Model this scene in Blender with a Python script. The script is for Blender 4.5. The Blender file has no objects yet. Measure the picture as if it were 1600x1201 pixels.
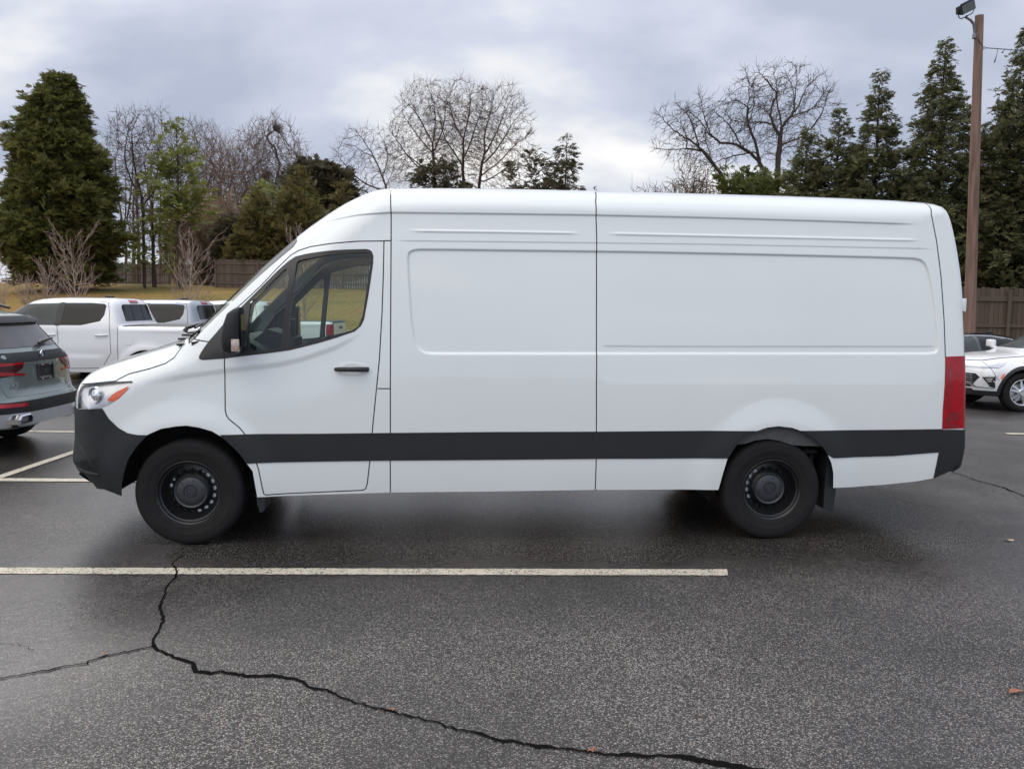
import bpy, bmesh, math, random
import numpy as np
from mathutils import Vector, Matrix
from mathutils.geometry import delaunay_2d_cdt

sc = bpy.context.scene
COL = sc.collection
R = math.radians

# ---------------------------------------------------------------- camera
cam_d = bpy.data.cameras.new('camera')
cam = bpy.data.objects.new('camera', cam_d)
COL.objects.link(cam)
sc.camera = cam
cam_d.sensor_width = 36
cam_d.lens = 29.41
cam_d.clip_start = .05
cam_d.clip_end = 2000
_p, _r = R(5.513), R(.764)
_f = Vector((0, math.cos(_p), -math.sin(_p)))
_x = Vector((1, 0, 0))
_u = _x.cross(_f)
_x2 = _x * math.cos(_r) + _u * math.sin(_r)
_u2 = _u * math.cos(_r) - _x * math.sin(_r)
cam.matrix_world = Matrix(((_x2.x, _u2.x, -_f.x, 0), (_x2.y, _u2.y, -_f.y, 0), (_x2.z, _u2.z, -_f.z, 1.774), (0, 0, 0, 1)))

# ---------------------------------------------------------------- sky
SUN_EL, SUN_AZ = R(42), R(-28)          # azimuth from +Y towards +X
world = bpy.data.worlds.new('World')
sc.world = world
world.use_nodes = True
wn, wl = world.node_tree.nodes, world.node_tree.links
wn.clear()
def N(t, **k):
    n = wn.new(t)
    for a, b in k.items():
        setattr(n, a, b)
    return n
def wmath(op, a, b=None, c=None, clamp=False):
    n = N('ShaderNodeMath', operation=op, use_clamp=clamp)
    for i, v in enumerate((a, b, c)):
        if v is None: continue
        if isinstance(v, (int, float)): n.inputs[i].default_value = v
        else: wl.new(v, n.inputs[i])
    return n.outputs[0]
tc = N('ShaderNodeTexCoord')
sep = N('ShaderNodeSeparateXYZ'); wl.new(tc.outputs['Generated'], sep.inputs[0])
dx, dy, dz = sep.outputs
den = wmath('ADD', wmath('MAXIMUM', dz, 0), .34)
comb = N('ShaderNodeCombineXYZ')
wl.new(wmath('DIVIDE', dx, den), comb.inputs[0]); wl.new(wmath('DIVIDE', dy, den), comb.inputs[1])
def wnoise(scale, detail, rough, dist, off, sy=1.0):
    m = N('ShaderNodeMapping'); wl.new(comb.outputs[0], m.inputs[0])
    m.inputs['Location'].default_value = off
    m.inputs['Scale'].default_value = (1, sy, 1)
    n = N('ShaderNodeTexNoise'); wl.new(m.outputs[0], n.inputs['Vector'])
    n.inputs['Scale'].default_value = scale; n.inputs['Detail'].default_value = detail
    n.inputs['Roughness'].default_value = rough; n.inputs['Distortion'].default_value = dist
    return n.outputs['Fac']
n1 = wnoise(.95, 5, .45, .35, (20.7, 8.8, 0), 1.15)
n2 = wnoise(2.6, 6, .5, .3, (7.4, 2.2, 0), 1.3)
n3 = wnoise(1.5, 5, .6, .4, (1.4, 9.6, 0), 1.3)
dens = wmath('ADD', wmath('MULTIPLY', n1, .76), wmath('MULTIPLY', n2, .24))
# the cloud layer thins towards the sun (ahead, a little left) and is thickest to the right
glow = N('ShaderNodeVectorMath', operation='DOT_PRODUCT'); wl.new(tc.outputs['Generated'], glow.inputs[0])
_g = Vector((-.30, .93, .20)).normalized()
glow.inputs[1].default_value = _g
g = wmath('POWER', wmath('MAXIMUM', glow.outputs['Value'], 0), 6)
side = wmath('MULTIPLY', dx, -.10)
dens = wmath('ADD', wmath('MULTIPLY', wmath('SUBTRACT', dens, .5), 1.75), .470)
v = wmath('ADD', wmath('ADD', dens, wmath('MULTIPLY', g, .07)), side)
ramp = N('ShaderNodeValToRGB'); wl.new(v, ramp.inputs[0])
cr = ramp.color_ramp
cr.elements[0].position = .40; cr.elements[0].color = (.315, .362, .475, 1)
cr.elements[1].position = .71; cr.elements[1].color = (.80, .80, .81, 1)
e = cr.elements.new(.52); e.color = (.425, .468, .58, 1)
e = cr.elements.new(.60); e.color = (.57, .60, .655, 1)
sky = N('ShaderNodeTexSky', sky_type='NISHITA', sun_disc=False, sun_elevation=SUN_EL, sun_rotation=SUN_AZ)
sky.air_density = 1.0; sky.dust_density = .6
# brighter overhead as in overcast; gain added behind the camera to lighten the van
zen = wmath('MULTIPLY', wmath('POWER', wmath('MAXIMUM', dz, 0), 2.0), 1.7)
back = wmath('MULTIPLY', wmath('MAXIMUM', wmath('MULTIPLY', dy, -1), 0), .5)
gain = wmath('ADD', wmath('ADD', zen, back), 1.0)
gain10 = wmath('MULTIPLY', gain, 13.3)
cl = N('ShaderNodeVectorMath', operation='SCALE'); wl.new(ramp.outputs[0], cl.inputs[0]); wl.new(gain10, cl.inputs['Scale'])
warm = N('ShaderNodeMix', data_type='RGBA'); wl.new(wmath('MULTIPLY', wmath('MAXIMUM', dz, 0), 1.6, clamp=True), warm.inputs['Factor'])
warm.inputs[6].default_value = (1, 1, 1, 1); warm.inputs[7].default_value = (1.10, 1.01, .90, 1)
wm = N('ShaderNodeVectorMath', operation='MULTIPLY'); wl.new(cl.outputs[0], wm.inputs[0]); wl.new(warm.outputs[2], wm.inputs[1])
gap = N('ShaderNodeMapRange'); wl.new(n3, gap.inputs[0])
gap.inputs['From Min'].default_value = .60; gap.inputs['From Max'].default_value = .72
gap.inputs['To Min'].default_value = 0; gap.inputs['To Max'].default_value = .6
mix = N('ShaderNodeMix', data_type='RGBA'); wl.new(gap.outputs[0], mix.inputs['Factor'])
wl.new(wm.outputs[0], mix.inputs[6]); wl.new(sky.outputs[0], mix.inputs[7])
bg = N('ShaderNodeBackground'); wl.new(mix.outputs[2], bg.inputs[0]); bg.inputs[1].default_value = .1
wo = N('ShaderNodeOutputWorld'); wl.new(bg.outputs[0], wo.inputs[0])

# ---------------------------------------------------------------- sun behind cloud
sd = bpy.data.lights.new('sun', 'SUN')
sd.energy = .9; sd.angle = R(28); sd.color = (1, .96, .90)
sun = bpy.data.objects.new('sun', sd); COL.objects.link(sun)
_s = Vector((math.sin(SUN_AZ) * math.cos(SUN_EL), math.cos(SUN_AZ) * math.cos(SUN_EL), math.sin(SUN_EL)))
sun.rotation_euler = (-_s).to_track_quat('-Z', 'Y').to_euler()
sun.location = (0, 0, 30)
sc.view_settings.view_transform = 'Standard'
sc.view_settings.look = 'None'
sc.view_settings.exposure = 0
sc.view_settings.gamma = 1
sc.cycles.max_bounces = 8
sc.cycles.transparent_max_bounces = 16
# ---------------------------------------------------------------- body surfaces of vehicles
def chaikin(p, n=2):
    p = np.asarray(p, float)
    for _ in range(n):
        a, b = p[:-1], p[1:]
        q = np.empty((2 * len(a), p.shape[1]))
        q[0::2] = .75 * a + .25 * b
        q[1::2] = .25 * a + .75 * b
        p = np.vstack([p[:1], q, p[-1:]])
    return p

def seg_dist(px, pz, line, want=False):
    """distance from points to a polyline; optionally nearest point and per-vertex data there"""
    px = np.asarray(px, float).ravel(); pz = np.asarray(pz, float).ravel()
    line = np.asarray(line, float)
    best = np.full(px.shape, 1e9); bi = np.zeros(px.shape, int); bt = np.zeros(px.shape)
    for i in range(len(line) - 1):
        ax, az = line[i, 0], line[i, 1]
        dx, dz = line[i + 1, 0] - ax, line[i + 1, 1] - az
        l2 = dx * dx + dz * dz
        if l2 < 1e-14:
            continue
        t = np.clip(((px - ax) * dx + (pz - az) * dz) / l2, 0, 1)
        d = (px - ax - t * dx) ** 2 + (pz - az - t * dz) ** 2
        m = d < best
        best[m] = d[m]; bi[m] = i; bt[m] = t[m]
    best = np.sqrt(best)
    if not want:
        return best
    return best, line[bi] * (1 - bt)[:, None] + line[bi + 1] * bt[:, None]

def in_poly(px, pz, poly):
    px = np.asarray(px, float).ravel(); pz = np.asarray(pz, float).ravel()
    r = np.zeros(px.shape, bool)
    n = len(poly)
    for i in range(n):
        x1, z1 = poly[i][0], poly[i][1]
        x2, z2 = poly[(i + 1) % n][0], poly[(i + 1) % n][1]
        c = (z1 > pz) != (z2 > pz)
        if abs(z2 - z1) > 1e-12:
            r ^= c & (px < (x2 - x1) * (pz - z1) / (z2 - z1) + x1)
    return r

def sstep(e0, e1, v):
    t = np.clip((v - e0) / (e1 - e0), 0, 1)
    return t * t * (3 - 2 * t)

class Shell:
    """half body seen from the side: y = -half(x, z).  prof: open centre-line outline (x, z, depth of the rounding, exponent)"""
    def __init__(s, prof, width, feats=(), smooth=2, base=None):
        s.prof = chaikin(prof, smooth)
        w = chaikin(width, 2)
        s.wz, s.wv = w[:, 0], w[:, 1]
        s.feats = list(feats)
        s.taper = base
    def width(s, x, z):
        w = np.interp(z, s.wz, s.wv)
        if s.taper is not None:
            w = w + s.taper(x, z)
        return w
    def disp(s, x, z):
        o = np.zeros(np.shape(x))
        for f in s.feats:
            o = o + f(x, z)
        return o
    def half(s, x, z):
        x = np.asarray(x, float).ravel(); z = np.asarray(z, float).ravel()
        d, near = seg_dist(x, z, s.prof, True)
        r = np.clip(d / near[:, 2], 0, 1)
        F = (1 - (1 - r) ** 2) ** (1 / near[:, 3])
        return s.width(x, z) * F + s.disp(x, z) * np.minimum(1, d / .03)
    def normal(s, x, z):
        x = np.asarray(x, float).ravel(); z = np.asarray(z, float).ravel()
        d, near = seg_dist(x, z, s.prof, True)
        L, q = near[:, 2], near[:, 3]
        r = np.clip(d / L, 1e-4, 1)
        F = (1 - (1 - r) ** 2) ** (1 / q)
        Fr = (1 / q) * (1 - (1 - r) ** 2) ** (1 / q - 1) * 2 * (1 - r)
        dd = np.maximum(d, 1e-6)
        ux, uz = (x - near[:, 0]) / dd, (z - near[:, 1]) / dd
        h = .003
        def b(x, z):
            return s.width(x, z), s.disp(x, z) * np.minimum(1, d / .03)
        w0, _ = b(x, z)
        wx1, dx1 = b(x + h, z); wx0, dx0 = b(x - h, z)
        wz1, dz1 = b(x, z + h); wz0, dz0 = b(x, z - h)
        gx = w0 * Fr / L * ux + (wx1 - wx0) / (2 * h) * F + (dx1 - dx0) / (2 * h)
        gz = w0 * Fr / L * uz + (wz1 - wz0) / (2 * h) * F + (dz1 - dz0) / (2 * h)
        n = np.stack([-gx, -np.ones_like(gx), -gz], 1)
        n /= np.linalg.norm(n, axis=1)[:, None]
        on = d < 8e-6
        if on.any():
            # straight off the outline
            p = s.prof
            for k in np.nonzero(on)[0]:
                i = np.argmin((p[:-1, 0] + p[1:, 0] - 2 * x[k]) ** 2 + (p[:-1, 1] + p[1:, 1] - 2 * z[k]) ** 2)
                t = p[i + 1, :2] - p[i, :2]
                t = t / (np.linalg.norm(t) + 1e-12)
                n[k] = (-t[1], 0, t[0])
        return n
# ---------------------------------------------------------------- materials
def newmat(name):
    m = bpy.data.materials.new(name); m.use_nodes = True
    nt = m.node_tree
    return m, nt.nodes, nt.links, nt.nodes['Principled BSDF']

def mat(name, col, rough=.5, metal=0, var=0, scale=8, coat=0, bump=0, bscale=60, spec=.5, island=0, rvar=0, stretch=None):
    """principled with mottled colour, optional bump and per-leaf variation"""
    m, n, l, b = newmat(name)
    b.inputs['Roughness'].default_value = rough
    b.inputs['Metallic'].default_value = metal
    b.inputs['Specular IOR Level'].default_value = spec
    b.inputs['Coat Weight'].default_value = coat
    b.inputs['Coat Roughness'].default_value = .04
    b.inputs['Base Color'].default_value = (*col, 1)
    if var or bump or rvar:
        t = n.new('ShaderNodeTexCoord')
        mp = n.new('ShaderNodeMapping'); l.new(t.outputs['Object'], mp.inputs[0])
        if stretch: mp.inputs['Scale'].default_value = stretch
    src = None
    if var:
        x = n.new('ShaderNodeTexNoise'); l.new(mp.outputs[0], x.inputs['Vector'])
        x.inputs['Scale'].default_value = scale; x.inputs['Detail'].default_value = 5
        src = x.outputs['Fac']
    if island:
        g = n.new('ShaderNodeNewGeometry')
        src2 = g.outputs['Random Per Island']
    if var or island:
        rp = n.new('ShaderNodeValToRGB')
        v = max(var, island)
        rp.color_ramp.elements[0].position = .25 if var and not island else 0
        rp.color_ramp.elements[1].position = .75 if var and not island else 1
        rp.color_ramp.elements[0].color = (*[c * (1 - v) for c in col], 1)
        rp.color_ramp.elements[1].color = (*[min(1, c * (1 + v)) for c in col], 1)
        if var and island:
            ad = n.new('ShaderNodeMix'); ad.inputs[0].default_value = .5
            l.new(src, ad.inputs[2]); l.new(src2, ad.inputs[3]); l.new(ad.outputs[0], rp.inputs[0])
        else:
            l.new(src if var else src2, rp.inputs[0])
        l.new(rp.outputs[0], b.inputs['Base Color'])
    if rvar:
        x = n.new('ShaderNodeTexNoise'); l.new(mp.outputs[0], x.inputs['Vector'])
        x.inputs['Scale'].default_value = scale * 1.7
        mr = n.new('ShaderNodeMapRange'); l.new(x.outputs['Fac'], mr.inputs[0])
        mr.inputs['To Min'].default_value = max(0, rough - rvar); mr.inputs['To Max'].default_value = rough + rvar
        l.new(mr.outputs[0], b.inputs['Roughness'])
    if bump:
        x = n.new('ShaderNodeTexNoise'); l.new(mp.outputs[0], x.inputs['Vector'])
        x.inputs['Scale'].default_value = bscale; x.inputs['Detail'].default_value = 4
        bp = n.new('ShaderNodeBump'); l.new(x.outputs['Fac'], bp.inputs['Height'])
        bp.inputs['Strength'].default_value = bump; bp.inputs['Distance'].default_value = .01
        l.new(bp.outputs[0], b.inputs['Normal'])
    return m

def glass(name, tint, refl=1.0):
    m, n, l, b = newmat(name)
    n.remove(b)
    tr = n.new('ShaderNodeBsdfTransparent'); tr.inputs[0].default_value = (*tint, 1)
    gl = n.new('ShaderNodeBsdfGlossy'); gl.inputs['Roughness'].default_value = .02
    gl.inputs['Color'].default_value = (refl, refl, refl, 1)
    fr = n.new('ShaderNodeFresnel')
    ge = n.new('ShaderNodeNewGeometry'); io = n.new('ShaderNodeMath'); io.operation = 'MULTIPLY_ADD'      # thin pane: same index from either face
    l.new(ge.outputs['Backfacing'], io.inputs[0]); io.inputs[1].default_value = 1 / 1.45 - 1.45; io.inputs[2].default_value = 1.45
    l.new(io.outputs[0], fr.inputs[0])
    mx = n.new('ShaderNodeMixShader')
    l.new(fr.outputs[0], mx.inputs[0]); l.new(tr.outputs[0], mx.inputs[1]); l.new(gl.outputs[0], mx.inputs[2])
    l.new(mx.outputs[0], n['Material Output'].inputs[0])
    return m

def flake_paint(name, col, rough=.3, metal=.6):
    return mat(name, col, rough, metal, var=.06, scale=30, coat=1)

M = {}
M['white'] = mat('white_paint', (.770, .812, .805), .34, 0, var=.02, scale=1.2, coat=1, bump=.006, bscale=5)
M['white2'] = mat('pearl_white_paint', (.78, .79, .80), .30, 0, var=.02, scale=2, coat=.8)
M['silver_blue'] = mat('silver_blue_paint', (.29, .325, .37), .32, .3, var=.04, scale=3, coat=.8)
M['grey_paint'] = mat('grey_green_paint', (.185, .222, .212), .32, .5, var=.05, scale=6, coat=1)
M['black_paint'] = mat('black_paint', (.012, .013, .015), .2, 0, coat=1, var=.1)
M['slate_paint'] = mat('slate_paint', (.10, .12, .15), .25, .3, coat=1, var=.1)
M['gap'] = mat('panel_gap_rubber', (.035, .037, .04), .8, var=.2)
M['plastic'] = mat('charcoal_plastic', (.017, .0195, .021), .55, var=.10, scale=5, bump=.10, bscale=420, rvar=.06, spec=.4)
M['plastic2'] = mat('black_plastic', (.018, .019, .021), .45, var=.15, scale=9, bump=.08, bscale=300)
M['frame'] = mat('window_rubber', (.022, .021, .021), .45, var=.15, scale=9)
M['liner'] = mat('grey_liner_felt', (.085, .09, .09), .9, var=.2, scale=25, bump=.3, bscale=200)
M['dark'] = mat('underbody_black', (.012, .012, .012), .8, var=.3, scale=10)
M['tyre'] = mat('tyre_rubber', (.013, .0128, .0125), .8, var=.18, scale=14, bump=.12, bscale=120, spec=.3)
M['rim_black'] = mat('black_steel', (.012, .012, .013), .32, .0, var=.2, scale=20)
M['hubcap'] = mat('grey_black_plastic', (.032, .036, .040), .42, var=.12, scale=18)
M['bright'] = mat('brushed_steel', (.62, .62, .62), .38, .6, var=.1, scale=30)
M['chrome'] = mat('chrome', (.75, .76, .78), .10, 1, var=.02)
M['alloy'] = mat('alloy_silver', (.60, .61, .63), .28, .8, var=.06, scale=20)
M['silverplastic'] = mat('satin_silver', (.50, .52, .54), .38, .35, var=.06, scale=10)
M['glass'] = glass('green_tinted_glass', (.74, .84, .79))
M['lens'] = glass('clear_lens', (.93, .95, .97))
M['darkglass'] = mat('privacy_glass', (.012, .014, .015), .05, var=.2, scale=2, spec=.28)
M['midglass'] = mat('window_glass_dim', (.045, .055, .056), .05, var=.35, scale=2.2, spec=.3)
M['red'] = mat('red_lens', (.36, .003, .010), .16, coat=.35, spec=.35, var=.25, scale=30)
M['red2'] = mat('deep_red_lens', (.22, .004, .012), .15, coat=1, var=.3, scale=20)
M['amber'] = mat('amber_lens', (.95, .13, .02), .2, coat=.6, var=.15, scale=40)
M['trim'] = mat('cabin_trim', (.10, .105, .11), .75, var=.1, scale=20)
M['trim_dark'] = mat('cabin_trim_black', (.022, .022, .024), .65, var=.15, scale=15)
M['seat'] = mat('seat_cloth', (.03, .03, .032), .95, var=.25, scale=60)
M['headliner'] = mat('headliner_cloth', (.30, .30, .29), .95, var=.08, scale=40)

# ---------------------------------------------------------------- object helpers
def tag(o, label=None, cat=None, group=None, kind=None):
    if label: o['label'] = label
    if cat: o['category'] = cat
    if group: o['group'] = group
    if kind: o['kind'] = kind
    return o

def thing(name, label, cat, loc=(0, 0, 0), rz=0, group=None):
    o = bpy.data.objects.new(name, None)
    o.empty_display_size = .2
    COL.objects.link(o)
    o.location = loc; o.rotation_euler = (0, 0, rz)
    return tag(o, label, cat, group)

def obj(name, verts, faces, mats, parent=None, midx=None, normals=None, smooth=True, loc=None):
    me = bpy.data.meshes.new(name)
    me.from_pydata([tuple(map(float, v)) for v in verts], [], [tuple(map(int, f)) for f in faces])
    for m in (mats if isinstance(mats, (list, tuple)) else [mats]):
        me.materials.append(m)
    if midx is not None:
        me.polygons.foreach_set('material_index', np.asarray(midx, np.int32))
    if smooth:
        me.polygons.foreach_set('use_smooth', np.ones(len(me.polygons), bool))
    me.update()
    if normals is not None:
        me.normals_split_custom_set_from_vertices([tuple(map(float, n)) for n in normals])
    o = bpy.data.objects.new(name, me)
    COL.objects.link(o)
    if parent is not None: o.parent = parent
    if loc is not None: o.location = loc
    return o

def copy_tree(o, parent=None):
    c = o.copy()
    COL.objects.link(c)
    if parent is not None: c.parent = parent
    for ch in list(o.children):
        copy_tree(ch, c)
    return c

class Geo:
    """collects simple solids into one mesh"""
    def __init__(s): s.v = []; s.f = []; s.m = []
    def add(s, v, f, mi=0, M4=None):
        k = len(s.v)
        for p in v:
            p = Vector(p)
            s.v.append(tuple(M4 @ p) if M4 is not None else tuple(p))
        for a in f:
            s.f.append(tuple(i + k for i in a)); s.m.append(mi)
        return s
    def box(s, c, d, bev=.0, mi=0, M4=None):
        bm = bmesh.new()
        bmesh.ops.create_cube(bm, size=1)
        bmesh.ops.scale(bm, vec=d, verts=bm.verts)
        if bev: bmesh.ops.bevel(bm, geom=list(bm.edges), offset=bev, segments=2, affect='EDGES', profile=.6)
        bmesh.ops.translate(bm, vec=c, verts=bm.verts)
        bm.verts.index_update()
        s.add([v.co for v in bm.verts], [[v.index for v in f.verts] for f in bm.faces], mi, M4)
        bm.free(); return s
    def tube(s, pts, rad, n=8, mi=0, caps=True):
        pts = [Vector(p) for p in pts]
        if isinstance(rad, (int, float)): rad = [rad] * len(pts)
        v, f = [], []
        for i, p in enumerate(pts):
            t = (pts[min(i + 1, len(pts) - 1)] - pts[max(i - 1, 0)]).normalized()
            a = t.orthogonal().normalized() if i == 0 else (a - t * a.dot(t)).normalized()
            b = t.cross(a)
            for k in range(n):
                th = 2 * math.pi * k / n
                v.append(p + (a * math.cos(th) + b * math.sin(th)) * rad[i])
        for i in range(len(pts) - 1):
            for k in range(n):
                f.append((i * n + k, i * n + (k + 1) % n, (i + 1) * n + (k + 1) % n, (i + 1) * n + k))
        if caps:
            f.append(tuple(range(n - 1, -1, -1))); f.append(tuple((len(pts) - 1) * n + k for k in range(n)))
        return s.add(v, f, mi)
    def lathe(s, prof, n=48, mi=0, axis='y', closed=False, c=(0, 0, 0)):
        """profile of (radius, along-axis) points turned about the axis"""
        v, f = [], []
        for (r, h) in prof:
            for k in range(n):
                th = 2 * math.pi * k / n
                if axis == 'y': v.append((c[0] + r * math.cos(th), c[1] + h, c[2] + r * math.sin(th)))
                else: v.append((c[0] + r * math.cos(th), c[1] + r * math.sin(th), c[2] + h))
        m = len(prof)
        for i in range(m if closed else m - 1):
            j = (i + 1) % m
            for k in range(n):
                q = (i * n + k, i * n + (k + 1) % n, j * n + (k + 1) % n, j * n + k)
                f.append(q if axis == 'y' else q[::-1])
        return s.add(v, f, mi)
    def prism(s, poly, a, b, mi=0, plane='xz'):
        """polygon given in a plane, extruded between two values of the third axis"""
        n = len(poly)
        def P(p, h): return (p[0], h, p[1]) if plane == 'xz' else ((h, p[0], p[1]) if plane == 'yz' else (p[0], p[1], h))
        v = [P(p, a) for p in poly] + [P(p, b) for p in poly]
        f = [tuple(range(n)), tuple(range(2 * n - 1, n - 1, -1))] + [((i + 1) % n, i, n + i, n + (i + 1) % n) for i in range(n)]
        return s.add(v, f, mi)
    def build(s, name, mats, parent=None, smooth=False, loc=None, fix=True, angle=None):
        o = obj(name, s.v, s.f, mats, parent, s.m, smooth=smooth or angle is not None, loc=loc)
        if fix:
            bm = bmesh.new(); bm.from_mesh(o.data)
            bmesh.ops.recalc_face_normals(bm, faces=list(bm.faces))
            bm.to_mesh(o.data); bm.free()
        if angle is not None:
            o.data.set_sharp_from_angle(angle=R(angle))
        return o

def densify(line, step, closed=False):
    line = [tuple(p[:2]) for p in line]
    if closed: line = line + [line[0]]
    out = []
    for a, b in zip(line[:-1], line[1:]):
        n = max(1, int(math.ceil(math.hypot(b[0] - a[0], b[1] - a[1]) / step)))
        out += [(a[0] + (b[0] - a[0]) * i / n, a[1] + (b[1] - a[1]) * i / n) for i in range(n)]
    if not closed: out.append(line[-1])
    return out

def offset_line(line, d):
    p = np.asarray(line, float)[:, :2]
    t = np.gradient(p, axis=0)
    t /= np.maximum(1e-9, np.linalg.norm(t, axis=1))[:, None]
    return p + np.stack([-t[:, 1], t[:, 0]], 1) * d

def triangulate(outer, cons, step, extra=()):
    """constrained triangulation of a 2-D outline with lines kept as edges and a jittered grid inside.
    outer: closed outline points; cons: (points, closed) lines"""
    V, E = [], []
    def put(pts, closed):
        k = len(V); n = len(pts)
        V.extend(pts)
        for i in range(n - 1): E.append((k + i, k + i + 1))
        if closed and n > 2: E.append((k + n - 1, k))
    put([tuple(p) for p in outer], True)
    lines = [list(outer) + [outer[0]]]
    for pts, closed in cons:
        if len(pts) < 2: continue
        put([tuple(p) for p in pts], closed)
        lines.append(list(pts) + ([pts[0]] if closed else []))
    o = np.asarray(outer, float)
    x0, z0 = o.min(0); x1, z1 = o.max(0)
    gx = np.arange(x0 + step * .5, x1, step); gz = np.arange(z0 + step * .5, z1, step * .92)
    G = []
    for j, z in enumerate(gz):
        G.append(np.stack([gx + (step * .5 if j % 2 else 0), np.full(len(gx), z)], 1))
    if G:
        G = np.concatenate(G)
        G = G[in_poly(G[:, 0], G[:, 1], outer)]
        keep = np.ones(len(G), bool)
        for ln in lines:
            ln = np.asarray(ln, float)
            keep &= seg_dist(G[:, 0], G[:, 1], ln) > step * .35
        V.extend(map(tuple, G[keep]))
    for p in extra: V.append(tuple(p))
    vs, es, fs, *_ = delaunay_2d_cdt([Vector(p) for p in V], E, [], 0, 1e-6)
    P = np.array([(p.x, p.y) for p in vs])
    T = np.array([f for f in fs if len(f) == 3])
    c = P[T].mean(1)
    T = T[in_poly(c[:, 0], c[:, 1], outer)]
    a = P[T]
    ar = (a[:, 1, 0] - a[:, 0, 0]) * (a[:, 2, 1] - a[:, 0, 1]) - (a[:, 1, 1] - a[:, 0, 1]) * (a[:, 2, 0] - a[:, 0, 0])
    T = T[np.abs(ar) > 1e-11]; ar = ar[np.abs(ar) > 1e-11]
    T[ar < 0] = T[ar < 0][:, ::-1]
    return P, T

# features of a side panel: each gives an outward offset in metres at (x, z)
def f_recess(poly, depth, w):
    p = np.asarray(poly, float); q = np.vstack([p, p[:1]])
    x0, z0 = p.min(0) - .1; x1, z1 = p.max(0) + .1
    def f(x, z):
        o = np.zeros(np.shape(x))
        m = (x > x0) & (x < x1) & (z > z0) & (z < z1)
        if m.any():
            d = seg_dist(x[m], z[m], q); i = in_poly(x[m], z[m], p)
            o[m] = -depth * sstep(0, w, np.where(i, d, 0))
        return o
    return f
def f_step(line, h, w, fade=.15):
    """surface below the line stands out by h (line runs along x)"""
    p = np.asarray(line, float)
    def f(x, z):
        zl = np.interp(x, p[:, 0], p[:, 1])
        k = sstep(p[0, 0] - 1e-6, p[0, 0] + fade, x) * (1 - sstep(p[-1, 0] - fade, p[-1, 0] + 1e-6, x))
        return h * k * (1 - sstep(-w / 2, w / 2, z - zl)) * sstep(-.35, -.05, z - zl)
    return f
def f_ridge(line, h, w, fade=.12):
    p = np.asarray(line, float)
    def f(x, z):
        zl = np.interp(x, p[:, 0], p[:, 1])
        k = sstep(p[0, 0], p[0, 0] + fade, x) * (1 - sstep(p[-1, 0] - fade, p[-1, 0], x))
        t = np.clip(1 - np.abs(z - zl) / w, 0, 1)
        return h * k * t * t * (3 - 2 * t)
    return f
def f_flare(cx, cz, r0, r1, h):
    def f(x, z):
        d = np.hypot(x - cx, z - cz)
        return h * (1 - sstep(r0, r1, d))
    return f
def f_groove(lines, hw, depth):
    ls = [np.asarray(l, float) for l in lines]
    def f(x, z):
        o = np.zeros(np.shape(x))
        for l in ls:
            m = (x > l[:, 0].min() - .02) & (x < l[:, 0].max() + .02) & (z > l[:, 1].min() - .02) & (z < l[:, 1].max() + .02)
            if m.any():
                o[m] = np.minimum(o[m], -depth * np.clip(1 - seg_dist(x[m], z[m], l) / hw, 0, 1))
        return o
    return f

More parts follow.
